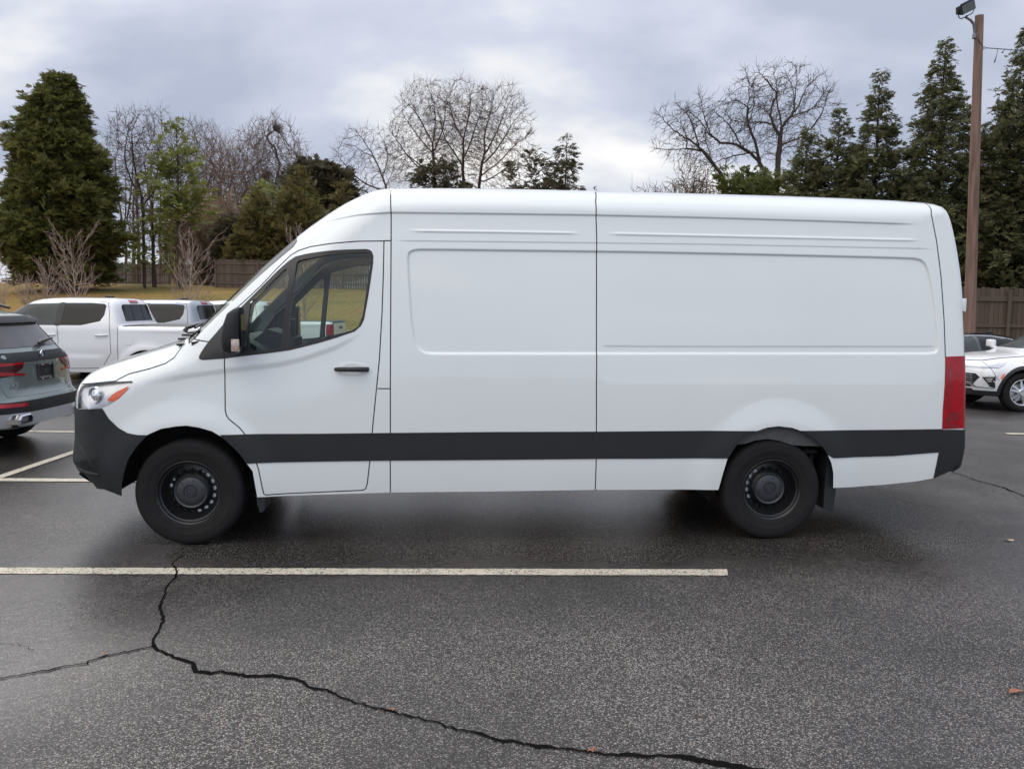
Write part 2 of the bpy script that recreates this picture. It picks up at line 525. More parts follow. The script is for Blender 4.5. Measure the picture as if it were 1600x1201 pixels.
class Body:
    """half a vehicle body: triangulated side view lifted onto a Shell, cut into named regions"""
    def __init__(s, shell, bottom, lines=(), seams=(), regions=(), step=.05, hw=.0035, depth=.008, rings=(.002, .012, .04, .09, .16, .26, .4, .6, .85), zcut=None):
        s.shell = shell
        prof = shell.prof
        pp = prof
        if zcut is not None:
            k = int(np.argmax(prof[:, 1] > zcut)); k2 = len(prof) - int(np.argmax(prof[::-1, 1] > zcut)); pp = prof[k:k2]
        pd = densify(pp, step)
        outer = pd + [tuple(p) for p in densify(bottom, step)]
        # drop duplicates in a row
        outer = [p for i, p in enumerate(outer) if math.hypot(p[0] - outer[i - 1][0], p[1] - outer[i - 1][1]) > 1e-5]
        cons = []
        t = np.gradient(prof[:, :2], axis=0); t /= np.maximum(1e-9, np.linalg.norm(t, axis=1))[:, None]
        nrm = np.stack([t[:, 1], -t[:, 0]], 1)
        for f in rings:
            p = prof[:, :2] + nrm * (prof[:, 2] * f)[:, None]
            L = prof[:, 2] * f
            d = seg_dist(p[:, 0], p[:, 1], prof)
            ok = in_poly(p[:, 0], p[:, 1], outer) & (d > .93 * L)
            run = []
            for i in range(len(p)):
                if ok[i]: run.append(tuple(p[i]))
                if not ok[i] or i == len(p) - 1:
                    if len(run) > 1:
                        r2 = [run[0]]
                        for q in run[1:]:
                            if f < .03 or math.hypot(q[0] - r2[-1][0], q[1] - r2[-1][1]) > step * .45: r2.append(q)
                        if len(r2) > 1: cons.append((r2, False))
                    run = []
        for l, closed in lines: cons.append((densify(l, step, closed), closed))
        for l in seams:
            l = densify(l, step)
            cons.append((l, False))
            for k in (-hw, hw): cons.append(([tuple(p) for p in offset_line(l, k)], False))
        P, T = triangulate(outer, cons, step)
        x, z = P[:, 0], P[:, 1]
        y = -shell.half(x, z)
        if seams: y = y - f_groove(seams, hw, depth)(x, z) * np.minimum(1, seg_dist(x, z, prof) / .03)
        y = np.minimum(y, 0)
        y[seg_dist(x, z, prof) < 8e-6] = 0
        s.V = np.stack([x, y, z], 1)
        s.Nn = shell.normal(x, z)
        c = P[T].mean(1)
        s.T = T
        s.lab = np.full(len(T), 'body', object)
        for name, poly in reversed(list(regions)):
            m = poly(c[:, 0], c[:, 1]) if callable(poly) else in_poly(c[:, 0], c[:, 1], poly)
            s.lab[m] = name
        s.gapf = np.zeros(len(T), bool)
        for l in seams:
            s.gapf |= seg_dist(c[:, 0], c[:, 1], np.asarray(l, float)) < hw * .98
    def part(s, names, sides=(-1, 1), off=0.0, zmin=None, scale_y=1.0):
        names = [names] if isinstance(names, str) else names
        m = np.isin(s.lab, names)
        if zmin is not None: m &= s.V[s.T][:, :, 2].mean(1) > zmin
        T = s.T[m]; g = s.gapf[m]
        if not len(T): return [], [], [], []
        u, inv = np.unique(T, return_inverse=True)
        inv = inv.reshape(T.shape)
        V0 = s.V[u] + s.Nn[u] * off
        V0[:, 1] *= scale_y
        N0 = s.Nn[u]
        V, F, Nn, I = [], [], [], []
        k = 0
        for sd in sides:
            v = V0.copy(); n = N0.copy(); f = inv
            if sd > 0:
                v[:, 1] *= -1; n[:, 1] *= -1; f = inv[:, ::-1]
            V.append(v); Nn.append(n); F.append(f + k); I.append(g.astype(int)); k += len(v)
        return np.concatenate(V), np.concatenate(F), np.concatenate(Nn), np.concatenate(I)
    def emit(s, names, objname, mats, parent, sides=(-1, 1), off=0.0, scale_y=1.0, zmin=None):
        V, F, Nn, I = s.part(names, sides, off, zmin, scale_y)
        if not len(V): return None
        mats = mats if isinstance(mats, (list, tuple)) else [mats, M['gap']]
        return obj(objname, V, F, mats, parent, np.minimum(I, len(mats) - 1), Nn)

def end_patch(shell, poly, x_in, x_out, name, m, parent, off=.004, thick=.006, step=.05, mirror=False):
    """sheet with thickness lying on the front or rear of a shell; poly in (y, z); x_in inside the body, x_out beyond it"""
    outer = densify(poly, step, True)
    P, T = triangulate(outer, [], step)
    y, z = P[:, 0], P[:, 1]
    a = np.full(len(y), float(x_in)); b = np.full(len(y), float(x_out))
    for _ in range(40):
        c = (a + b) / 2
        ins = shell.half(c, z) > np.abs(y)
        out = in_poly(c, z, np.vstack([shell.prof[:, :2], [[shell.prof[-1, 0], -1], [shell.prof[0, 0], -1]]]))
        ins &= out
        a = np.where(ins, c, a); b = np.where(ins, b, c)
    s = 1 if x_out > x_in else -1
    xs = a + s * off
    n = len(y)
    V = np.concatenate([np.stack([xs, y, z], 1), np.stack([xs - s * thick, y, z], 1)])
    F = [tuple(t if s > 0 else t[::-1]) for t in T] + [tuple((t[::-1] if s > 0 else t) + n) for t in T]
    # rim
    cnt = {}
    for t in T:
        for i in range(3):
            e = (t[i], t[(i + 1) % 3])
            cnt[e] = cnt.get(e, 0) + 1
    for (i, j) in list(cnt):
        if (j, i) not in cnt: F.append((i, i + n, j + n, j) if s > 0 else (j, j + n, i + n, i))
    sm = obj(name, V, F, m, parent, smooth=True)
    sm.data.set_sharp_from_angle(angle=R(40))
    return sm

def text_mesh(txt, size, name, m, parent, M4, ext=.002):
    cu = bpy.data.curves.new('lettering', 'FONT'); cu.body = txt; cu.size = size; cu.extrude = ext
    cu.align_x = 'CENTER'; cu.align_y = 'CENTER'; cu.shear = .25
    t = bpy.data.objects.new('lettering', cu); COL.objects.link(t)
    dg = bpy.context.evaluated_depsgraph_get()
    me = bpy.data.meshes.new_from_object(t.evaluated_get(dg))
    bpy.data.objects.remove(t)
    me.transform(M4)
    me.materials.clear(); me.materials.append(m)
    o = bpy.data.objects.new(name, me); COL.objects.link(o); o.parent = parent
    return o
# ---------------------------------------------------------------- ground
def asphalt_mat():
    m, n, l, b = newmat('worn_wet_asphalt')
    tc = n.new('ShaderNodeTexCoord')
    def noise(scale, detail=4, rough=.5, loc=(0, 0, 0)):
        mp = n.new('ShaderNodeMapping'); mp.inputs['Location'].default_value = loc
        l.new(tc.outputs['Object'], mp.inputs[0])
        x = n.new('ShaderNodeTexNoise'); l.new(mp.outputs[0], x.inputs['Vector'])
        x.inputs['Scale'].default_value = scale; x.inputs['Detail'].default_value = detail; x.inputs['Roughness'].default_value = rough
        return x.outputs['Fac']
    def rng(v, a, b_, c, d):
        r = n.new('ShaderNodeMapRange'); l.new(v, r.inputs[0])
        for i, q in zip(('From Min', 'From Max', 'To Min', 'To Max'), (a, b_, c, d)): r.inputs[i].default_value = q
        return r.outputs[0]
    def mul(a, b_):
        x = n.new('ShaderNodeMath'); x.operation = 'MULTIPLY'
        for i, q in enumerate((a, b_)):
            if isinstance(q, (int, float)): x.inputs[i].default_value = q
            else: l.new(q, x.inputs[i])
        return x.outputs[0]
    vo = n.new('ShaderNodeTexVoronoi'); l.new(tc.outputs['Object'], vo.inputs['Vector'])
    vo.inputs['Scale'].default_value = 195
    sp = n.new('ShaderNodeSeparateColor'); l.new(vo.outputs['Color'], sp.inputs[0])
    # the share of bright stones differs from patch to patch
    worn = noise(.9, 5, .6, (3, 1, 0))
    rp = n.new('ShaderNodeValToRGB')
    ad = n.new('ShaderNodeMath'); ad.operation = 'ADD'; l.new(sp.outputs[0], ad.inputs[0]); l.new(rng(worn, .3, .7, -.09, .09), ad.inputs[1])
    l.new(ad.outputs[0], rp.inputs[0])
    c = rp.color_ramp; c.interpolation = 'LINEAR'
    c.elements[0].position = 0; c.elements[0].color = (.030, .029, .028, 1)
    c.elements[1].position = 1; c.elements[1].color = (.44, .40, .355, 1)
    for p, q in ((.45, .046), (.66, .074), (.80, .14), (.91, .27)):
        e = c.elements.new(p); e.color = (q * 1.06, q, q * .94, 1)
    hue = n.new('ShaderNodeMix'); hue.data_type = 'RGBA'; hue.blend_type = 'MULTIPLY'
    hr = n.new('ShaderNodeValToRGB'); l.new(sp.outputs[1], hr.inputs[0])
    hr.color_ramp.elements[0].color = (.90, .97, 1.05, 1); hr.color_ramp.elements[1].color = (1.18, .98, .82, 1)
    e = hr.color_ramp.elements.new(.75); e.color = (1, 1, 1, 1)
    hue.inputs[0].default_value = .8
    l.new(rp.outputs[0], hue.inputs[6]); l.new(hr.outputs[0], hue.inputs[7])
    # damp patches: darker and smoother
    wet = rng(noise(.33, 3, .5, (5.2, 2.4, 0)), .40, .62, 0, 1)
    wet2 = rng(noise(2.6, 4, .6), .35, .7, 0, 1)
    w = n.new('ShaderNodeMath'); w.operation = 'MULTIPLY_ADD'; l.new(wet2, w.inputs[0]); w.inputs[1].default_value = .25; l.new(wet, w.inputs[2]); w.use_clamp = True
    wv0 = w.outputs[0]
    sx = n.new('ShaderNodeSeparateXYZ'); l.new(tc.outputs['Object'], sx.inputs[0])
    # water lies towards the middle of the bay and runs off to the front left
    low = rng(sx.outputs[1], 4.1, 6.2, 0, 1)
    lf = rng(sx.outputs[0], -1.2, -2.6, 0, .8)
    a1 = n.new('ShaderNodeMath'); a1.operation = 'MAXIMUM'; l.new(low, a1.inputs[0]); l.new(lf, a1.inputs[1])
    dry = rng(sx.outputs[0], 3.0, 5.0, 1, .35)
    a2 = n.new('ShaderNodeMath'); a2.operation = 'MULTIPLY'; l.new(a1.outputs[0], a2.inputs[0]); l.new(dry, a2.inputs[1])
    a3 = n.new('ShaderNodeMath'); a3.operation = 'MULTIPLY_ADD'; l.new(wv0, a3.inputs[0]); a3.inputs[1].default_value = .45; l.new(a2.outputs[0], a3.inputs[2]); a3.use_clamp = True
    wv = a3.outputs[0]
    dk = n.new('ShaderNodeMix'); dk.data_type = 'RGBA'; dk.blend_type = 'MULTIPLY'
    dk.inputs[7].default_value = (.50, .49, .48, 1)
    l.new(wv, dk.inputs[0]); l.new(hue.outputs[2], dk.inputs[6])
    l.new(dk.outputs[2], b.inputs['Base Color'])
    l.new(rng(wv, 0, 1, .62, .27), b.inputs['Roughness'])
    l.new(rng(wv, 0, 1, .16, .6), b.inputs['Specular IOR Level'])
    bp = n.new('ShaderNodeBump'); l.new(rng(wv, 0, 1, .55, .16), bp.inputs['Strength']); bp.inputs['Distance'].default_value = .004
    l.new(vo.outputs['Distance'], bp.inputs['Height'])
    b2 = n.new('ShaderNodeBump'); b2.inputs['Strength'].default_value = .12; b2.inputs['Distance'].default_value = .02
    l.new(noise(14, 5, .6), b2.inputs['Height']); l.new(b2.outputs[0], bp.inputs['Normal'])
    l.new(bp.outputs[0], b.inputs['Normal'])
    return m
M['asphalt'] = asphalt_mat()

def grass_mat():
    m, n, l, b = newmat('winter_lawn')
    tc = n.new('ShaderNodeTexCoord')
    def noise(s, d=5):
        x = n.new('ShaderNodeTexNoise'); l.new(tc.outputs['Object'], x.inputs['Vector']); x.inputs['Scale'].default_value = s; x.inputs['Detail'].default_value = d
        return x.outputs['Fac']
    r = n.new('ShaderNodeValToRGB'); l.new(noise(.22), r.inputs[0])
    c = r.color_ramp
    c.elements[0].position = .3; c.elements[0].color = (.17, .15, .05, 1)
    c.elements[1].position = .7; c.elements[1].color = (.30, .165, .065, 1)
    e = c.elements.new(.5); e.color = (.29, .205, .075, 1)
    r2 = n.new('ShaderNodeValToRGB'); l.new(noise(9), r2.inputs[0])
    r2.color_ramp.elements[0].position = .3; r2.color_ramp.elements[0].color = (.55, .55, .5, 1)
    r2.color_ramp.elements[1].position = .7; r2.color_ramp.elements[1].color = (1.3, 1.25, 1.2, 1)
    mx = n.new('ShaderNodeMix'); mx.data_type = 'RGBA'; mx.blend_type = 'MULTIPLY'; mx.inputs[0].default_value = 1
    l.new(r.outputs[0], mx.inputs[6]); l.new(r2.outputs[0], mx.inputs[7])
    l.new(mx.outputs[2], b.inputs['Base Color']); b.inputs['Roughness'].default_value = .95
    b.inputs['Specular IOR Level'].default_value = .1
    return m
M['lawn'] = grass_mat()

LOT_EDGE = 23.0
def terrain_z(x, y):
    """the lot is level; behind it the lawn climbs to a flat top"""
    t = max(0., y - LOT_EDGE)
    up = .10 * t if t < 26 else 2.6 + .012 * min(t - 26, 60)
    return up * (1 - .35 * float(sstep(0, 22, np.array(x))))

def grid_sheet(name, xs, ys, zf, m):
    V = [(x, y, zf(x, y)) for y in ys for x in xs]
    nx = len(xs)
    F = [(j * nx + i, j * nx + i + 1, (j + 1) * nx + i + 1, (j + 1) * nx + i) for j in range(len(ys) - 1) for i in range(nx - 1)]
    return obj(name, V, F, m)
tag(grid_sheet('ground', [-60, -30, -15, 0, 15, 30, 60], [-40, -20, -5, 0, 5, 10, 15, LOT_EDGE + .3], lambda x, y: 0, M['asphalt']), kind='structure')
_rl = random.Random(4)
tag(grid_sheet('lawn', list(np.linspace(-160, 160, 81)), list(np.linspace(LOT_EDGE, 60, 38)) + [70, 90, 130, 200, 400, 900],
               lambda x, y: terrain_z(x, y) - .03 + (.05 * math.sin(x * .21 + y * .13) + .03 * math.sin(x * .6 - y * .35)) * min(1, max(0, y - LOT_EDGE - 1)), M['lawn']), kind='structure')

def paint_mat():
    m, n, l, b = newmat('worn_line_paint')
    tc = n.new('ShaderNodeTexCoord')
    def noise(s, d=5, r=.6):
        x = n.new('ShaderNodeTexNoise'); l.new(tc.outputs['Object'], x.inputs['Vector']); x.inputs['Scale'].default_value = s; x.inputs['Detail'].default_value = d; x.inputs['Roughness'].default_value = r
        return x.outputs['Fac']
    base = n.new('ShaderNodeValToRGB'); l.new(noise(7), base.inputs[0])
    base.color_ramp.elements[0].position = .3; base.color_ramp.elements[0].color = (.50, .455, .36, 1)
    base.color_ramp.elements[1].position = .7; base.color_ramp.elements[1].color = (.66, .61, .49, 1)
    # worn through to the stones here and there
    vo = n.new('ShaderNodeTexVoronoi'); l.new(tc.outputs['Object'], vo.inputs['Vector']); vo.inputs['Scale'].default_value = 130
    sp = n.new('ShaderNodeSeparateColor'); l.new(vo.outputs['Color'], sp.inputs[0])
    ad = n.new('ShaderNodeMath'); ad.operation = 'MULTIPLY_ADD'; l.new(noise(3.2), ad.inputs[0]); ad.inputs[1].default_value = .9; l.new(sp.outputs[0], ad.inputs[2])
    mr = n.new('ShaderNodeMapRange'); l.new(ad.outputs[0], mr.inputs[0]); mr.inputs['From Min'].default_value = 1.24; mr.inputs['From Max'].default_value = 1.34
    mx = n.new('ShaderNodeMix'); mx.data_type = 'RGBA'; l.new(mr.outputs[0], mx.inputs[0]); l.new(base.outputs[0], mx.inputs[6]); mx.inputs[7].default_value = (.09, .085, .08, 1)
    l.new(mx.outputs[2], b.inputs['Base Color']); b.inputs['Roughness'].default_value = .7
    bp = n.new('ShaderNodeBump'); bp.inputs['Strength'].default_value = .4; bp.inputs['Distance'].default_value = .004; l.new(vo.outputs['Distance'], bp.inputs['Height']); l.new(bp.outputs[0], b.inputs['Normal'])
    return m
M['paint'] = paint_mat()
_lay = [0]
def paint_line(name, quad):
    """worn painted strip: edges nibbled by the stones under it"""
    rg = random.Random(name + str(quad))
    a, b, c, d = [Vector((p[0], p[1])) for p in quad]       # a-b one long edge, d-c the other
    n = max(8, int((b - a).length / .035))
    V, F = [], []
    for i in range(n + 1):
        t = i / n
        for p in (a.lerp(b, t), d.lerp(c, t)):
            V.append((p.x, p.y + rg.uniform(-.004, .004), .004 + .002 * (_lay[0] % 3)))
    for i in range(n): F.append((2 * i, 2 * i + 2, 2 * i + 3, 2 * i + 1))
    _lay[0] += 1
    o = obj(name, V, F, M['paint'], smooth=False)
    return tag(o, kind='structure')
paint_line('parking_line', [(-9.5, 5.02), (1.449, 5.398), (1.475, 5.524), (-9.5, 5.15)])
paint_line('parking_line', [(-10.2, 7.75), (-1.0, 8.09), (-1.0, 8.22), (-10.2, 7.88)])
paint_line('parking_line', [(-4.99, 4.9), (-4.99, 16.4), (-5.09, 16.4), (-5.10, 4.9)])
paint_line('parking_line', [(-10.2, 10.85), (-1.2, 11.05), (-1.2, 11.17), (-10.2, 10.98)])
paint_line('parking_line', [(-10.2, 13.75), (-1.2, 13.9), (-1.2, 14.02), (-10.2, 13.87)])
paint_line('parking_line', [(7.12, 11.88), (13, 12.05), (13, 12.17), (7.14, 12.0)])

M['crack'] = mat('crack_filler', (.006, .006, .006), .95, var=.3, scale=30, spec=.05)
def crack(pts, w0, w1, seed):
    rg = random.Random(seed)
    p = [Vector(q) for q in pts]
    fine = []
    for a, b in zip(p[:-1], p[1:]):
        n = max(2, int((b - a).length / .022))
        for i in range(n):
            q = a.lerp(b, i / n)
            fine.append(q + Vector((rg.gauss(0, .004), rg.gauss(0, .005))))
    fine.append(p[-1])
    V, F = [], []
    w = 1
    for i, q in enumerate(fine):
        t = (fine[min(i + 1, len(fine) - 1)] - fine[max(0, i - 1)]).normalized()
        nrm = Vector((-t.y, t.x))
        w = max(.45, min(1.5, w + rg.gauss(0, .16)))
        hw = (w0 + (w1 - w0) * i / len(fine)) * .66 * w
        V.append((q.x + nrm.x * hw, q.y + nrm.y * hw, .0055)); V.append((q.x - nrm.x * hw, q.y - nrm.y * hw, .0055))
    for i in range(len(fine) - 1): F.append((2 * i, 2 * i + 1, 2 * i + 3, 2 * i + 2))
    tag(obj('pavement_crack', V, F, M['crack']), kind='structure')
# side-view outlines of the van in metres (x rearward of the front axle, z up)
VAN = {'amber': [(-0.391, 1.161), (-0.398, 1.134), (-0.438, 1.091), (-0.485, 1.05), (-0.537, 1.057), (-0.502, 1.098), (-0.461, 1.125), (-0.417, 1.147)],
 'arch_f': [(0.488, 0.36), (0.463, 0.554), (0.437, 0.592), (0.422, 0.611), (0.385, 0.672), (0.328, 0.733), (0.263, 0.797), (0.188, 0.844),
            (0.1, 0.871), (0.012, 0.885), (-0.059, 0.88), (-0.165, 0.862), (-0.254, 0.821), (-0.336, 0.733), (-0.392, 0.65), (-0.422, 0.567),
            (-0.445, 0.473), (-0.454, 0.376)],
 'arch_r': [(4.796, 0.407), (4.784, 0.529), (4.763, 0.604), (4.734, 0.659), (4.695, 0.718), (4.621, 0.787), (4.537, 0.841), (4.441, 0.873),
            (4.336, 0.885), (4.247, 0.875), (4.164, 0.846), (4.076, 0.807), (4.006, 0.729), (3.951, 0.636), (3.92, 0.512), (3.897, 0.396)],
 'belt': [(2.985, 1.471), (3.751, 1.475), (4.738, 1.484), (5.571, 1.491)],
 'bottom': [(5.599, 0.475), (5.458, 0.45), (5.203, 0.425), (4.974, 0.411), (4.796, 0.407), (4.784, 0.529), (4.763, 0.604), (4.734, 0.659),
            (4.695, 0.718), (4.621, 0.787), (4.537, 0.841), (4.441, 0.873), (4.336, 0.885), (4.247, 0.875), (4.164, 0.846), (4.076, 0.807),
            (4.006, 0.729), (3.951, 0.636), (3.92, 0.512), (3.897, 0.396), (2.959, 0.397), (2.168, 0.389), (1.449, 0.386), (0.488, 0.36),
            (0.463, 0.554), (0.437, 0.592), (0.422, 0.611), (0.385, 0.672), (0.328, 0.733), (0.263, 0.797), (0.188, 0.844), (0.1, 0.871),
            (0.012, 0.885), (-0.059, 0.88), (-0.165, 0.862), (-0.254, 0.821), (-0.336, 0.733), (-0.392, 0.65), (-0.422, 0.567), (-0.445, 0.473),
            (-0.454, 0.376), (-0.516, 0.397), (-0.598, 0.411), (-0.884, 0.343), (-0.936, 0.393), (-0.968, 0.426), (-0.965, 0.475)],
 'bumper_f': [(-1.5, 1.1), (-1.3, 0.965), (-0.792, 0.981), (-0.632, 1.0), (-0.567, 1.003), (-0.546, 0.966), (-0.526, 0.93), (-0.463, 0.866),
              (-0.398, 0.83), (-0.333, 0.818), (-0.241, 0.816), (-0.2, 0.78), (-0.336, 0.733), (-0.392, 0.65), (-0.422, 0.567), (-0.445, 0.473),
              (-0.454, 0.376), (-0.4, 0.1), (-1.5, 0.1)],
 'bumper_r': [(5.639, 0.856), (5.732, 0.857), (6.3, 0.84), (6.3, 0.3), (5.58, 0.3), (5.6, 0.47), (5.613, 0.587), (5.629, 0.712)],
 'clad': [[(0.241, 0.818), (0.415, 0.821), (0.487, 0.822), (0.938, 0.824), (1.45, 0.83), (2.162, 0.837), (2.945, 0.84), (3.769, 0.847),
           (4.065, 0.848), (4.763, 0.851), (5.269, 0.856), (5.638, 0.861), (5.636, 0.682), (5.436, 0.667), (5.258, 0.653), (4.978, 0.646),
           (4.775, 0.641), (4.697, 0.683), (4.093, 0.763), (3.95, 0.641), (3.435, 0.637), (2.95, 0.636), (2.164, 0.63), (1.45, 0.627), (0.936, 0.621),
           (0.483, 0.613), (0.42, 0.611), (0.385, 0.672), (0.328, 0.733)]],
 'cowl': [(-0.072, 1.467), (-0.02, 1.501)],
 'crease': [(0.708, 2.311), (1.012, 2.363), (1.205, 2.395), (1.44, 2.414), (2.128, 2.422), (2.934, 2.429), (3.748, 2.429), (4.735, 2.422),
            (5.442, 2.413)],
 'door': [(1.391, 2.21), (1.2, 2.204), (1.014, 2.185), (0.862, 2.163), (0.773, 2.136), (0.71, 2.102), (0.616, 2.005), (0.506, 1.88), (0.384, 1.761),
          (0.296, 1.684), (0.265, 1.629), (0.26, 1.575), (0.271, 1.495), (0.276, 1.356), (0.275, 1.179), (0.276, 0.996), (0.284, 0.959),
          (0.301, 0.931), (0.376, 0.867), (0.42, 0.811), (0.462, 0.709), (0.504, 0.568), (0.527, 0.425), (0.534, 0.386), (0.547, 0.376),
          (0.931, 0.391), (1.24, 0.404), (1.261, 0.416), (1.273, 0.455), (1.293, 0.623), (1.305, 0.764), (1.317, 0.905), (1.336, 1.092),
          (1.35, 1.231), (1.363, 1.369), (1.38, 1.69), (1.388, 1.965)],
 'door_crease': [(-0.257, 1.176), (0.006, 1.232), (0.271, 1.27), (0.494, 1.298), (0.641, 1.318), (0.807, 1.355), (0.924, 1.397), (1.032, 1.435),
                 (1.109, 1.472), (1.168, 1.505), (1.222, 1.542), (1.281, 1.588)],
 'drip': [(1.441, 2.213), (2.152, 2.22), (2.938, 2.226), (3.747, 2.232), (4.734, 2.232), (5.557, 2.231)],
 'glass_front': [(0.701, 1.992), (0.69, 2.001), (0.672, 1.988), (0.569, 1.885), (0.443, 1.76), (0.44, 1.655), (0.439, 1.52), (0.445, 1.439),
                 (0.472, 1.416), (0.561, 1.422), (0.641, 1.431), (0.666, 1.441), (0.694, 1.695), (0.718, 1.946)],
 'glass_main': [(0.77, 2.043), (0.783, 2.06), (0.892, 2.083), (1.013, 2.105), (1.142, 2.118), (1.249, 2.125), (1.278, 2.121), (1.296, 2.105),
                (1.301, 2.082), (1.281, 1.94), (1.262, 1.807), (1.242, 1.674), (1.213, 1.599), (1.158, 1.559), (1.032, 1.521), (0.924, 1.491),
                (0.807, 1.46), (0.708, 1.441), (0.713, 1.5), (0.734, 1.697), (0.756, 1.887)],
 'handle': [(1.041, 1.291), (1.291, 1.295)],
 'handle_c': [(1.177, 1.289)],
 'headlamp': [(-0.793, 1.139), (-0.736, 1.156), (-0.653, 1.168), (-0.569, 1.18), (-0.489, 1.188), (-0.365, 1.196), (-0.356, 1.181), (-0.389, 1.135),
              (-0.452, 1.073), (-0.52, 1.025), (-0.566, 1.007), (-0.632, 1.002), (-0.792, 0.984)],
 'hood_line': [(-0.801, 1.149), (-0.654, 1.17), (-0.49, 1.191), (-0.47, 1.206), (-0.402, 1.242), (-0.253, 1.281), (-0.147, 1.318), (-0.092, 1.358),
               (-0.069, 1.417), (-0.072, 1.467)],
 'prof': [(-0.74, 0.1, 0.42, 2.4), (-0.84, 0.34, 0.42, 2.4), (-0.93, 0.44, 0.42, 2.4), (-0.99, 0.51, 0.42, 2.4), (-1.005, 0.57, 0.42, 2.4),
          (-1.0, 0.65, 0.42, 2.4), (-0.985, 0.72, 0.42, 2.4), (-0.98, 0.83, 0.42, 2.4), (-0.975, 1.03, 0.42, 2.4), (-0.95, 1.12, 0.4, 2.4),
          (-0.925, 1.175, 0.38, 2.5), (-0.84, 1.25, 0.34, 2.5), (-0.72, 1.3, 0.3, 2.6), (-0.56, 1.35, 0.28, 2.8), (-0.38, 1.41, 0.26, 3),
          (-0.24, 1.455, 0.25, 3), (-0.1, 1.51, 0.26, 3), (0.004, 1.653, 0.4, 2.6), (0.18, 1.828, 0.4, 2.6), (0.355, 2.004, 0.4, 2.6),
          (0.555, 2.179, 0.38, 2.7), (0.705, 2.3, 0.36, 2.9), (0.855, 2.406, 0.33, 3.1), (1.005, 2.502, 0.3, 3.4), (1.155, 2.579, 0.27, 3.7),
          (1.305, 2.636, 0.24, 4), (1.43, 2.65, 0.225, 4), (2.0, 2.664, 0.22, 4), (3.0, 2.668, 0.22, 4), (4.3, 2.666, 0.22, 4), (4.9, 2.66, 0.22, 4),
          (5.35, 2.65, 0.2, 4), (5.6, 2.632, 0.15, 4.5), (5.69, 2.6, 0.12, 5), (5.745, 2.52, 0.12, 5), (5.785, 2.38, 0.12, 5), (5.83, 2.135, 0.12, 5),
          (5.855, 1.94, 0.12, 5), (5.865, 1.69, 0.12, 5), (5.885, 1.4, 0.12, 5), (5.915, 0.8, 0.12, 5), (5.925, 0.74, 0.12, 5), (5.9, 0.52, 0.12, 5),
          (5.84, 0.482, 0.12, 5)],
 'recess': [[(2.316, 2.168), (1.851, 2.165), (1.643, 2.162), (1.597, 2.155), (1.565, 2.138), (1.554, 2.096), (1.562, 1.922), (1.582, 1.646),
             (1.601, 1.518), (1.619, 1.463), (1.652, 1.422), (1.689, 1.404), (1.739, 1.399), (2.32, 1.404), (2.934, 1.409), (3.752, 1.416),
             (4.739, 1.424), (5.496, 1.43), (5.562, 1.438), (5.582, 1.465), (5.578, 1.547), (5.553, 1.789), (5.526, 1.959), (5.501, 2.07),
             (5.475, 2.127), (5.44, 2.153), (5.389, 2.163), (5.236, 2.167), (4.733, 2.17), (3.991, 2.173), (3.264, 2.174), (2.929, 2.172)]],
 'ridges': [[(1.56, 2.287), (2.128, 2.292), (2.834, 2.295)], [(3.01, 2.296), (3.747, 2.296), (4.734, 2.295), (5.44, 2.294)]],
 'seams': [[(1.391, 2.21), (1.388, 1.965), (1.38, 1.69), (1.363, 1.369), (1.35, 1.231), (1.336, 1.092), (1.317, 0.905), (1.305, 0.764),
            (1.293, 0.623), (1.273, 0.455), (1.261, 0.416), (1.24, 0.404)],
           [(1.391, 2.21), (1.2, 2.204), (1.014, 2.185), (0.862, 2.163), (0.773, 2.136), (0.71, 2.102), (0.616, 2.005), (0.506, 1.88), (0.384, 1.761),
            (0.296, 1.684), (0.265, 1.629), (0.26, 1.575), (0.271, 1.495), (0.276, 1.356)],
           [(0.276, 1.356), (0.275, 1.179), (0.276, 0.996), (0.284, 0.959), (0.301, 0.931), (0.376, 0.867), (0.42, 0.811), (0.462, 0.709),
            (0.504, 0.568), (0.527, 0.425), (0.534, 0.386), (0.547, 0.376), (0.931, 0.391), (1.24, 0.404)],
           [(1.429, 2.593), (1.44, 2.425), (1.442, 2.209), (1.442, 1.736), (1.441, 1.152), (1.441, 0.764), (1.439, 0.388)],
           [(1.354, 1.152), (1.441, 1.152)],
           [(2.964, 2.625), (2.937, 2.533), (2.936, 2.435), (2.941, 2.294), (2.943, 1.756), (2.946, 1.193), (2.958, 0.619), (2.959, 0.399)],
           [(5.55, 2.591), (5.519, 2.493), (5.558, 2.299), (5.593, 2.032), (5.62, 1.693), (5.634, 1.416)],
           [(-0.801, 1.149), (-0.654, 1.17), (-0.49, 1.191), (-0.47, 1.206), (-0.402, 1.242), (-0.253, 1.281), (-0.147, 1.318), (-0.092, 1.358),
            (-0.069, 1.417), (-0.072, 1.467)],
           [(0.008, 1.49), (0.084, 1.481), (0.152, 1.474)], [(1.391, 2.211), (1.441, 2.213)]],
 'tail_lamp': [(5.634, 1.416), (5.701, 1.419), (5.762, 1.422), (6.3, 1.4), (6.3, 0.845), (5.782, 0.867), (5.638, 0.861), (5.633, 1.01),
               (5.637, 1.207)],
 'wid': [(0.25, 0.945), (0.36, 0.962), (0.5, 0.978), (0.62, 0.985), (0.84, 0.988), (1.05, 0.99), (1.3, 0.985), (1.55, 0.968), (1.8, 0.945),
         (2.05, 0.92), (2.25, 0.898), (2.42, 0.876), (2.55, 0.865), (2.7, 0.86)],
 'window_frame': [(0.098, 1.372), (0.108, 1.398), (0.156, 1.481), (0.232, 1.581), (0.302, 1.662), (0.375, 1.727), (0.509, 1.866), (0.62, 1.983),
                  (0.698, 2.054), (0.755, 2.091), (0.833, 2.109), (0.918, 2.122), (1.006, 2.134), (1.106, 2.143), (1.26, 2.15), (1.287, 2.146),
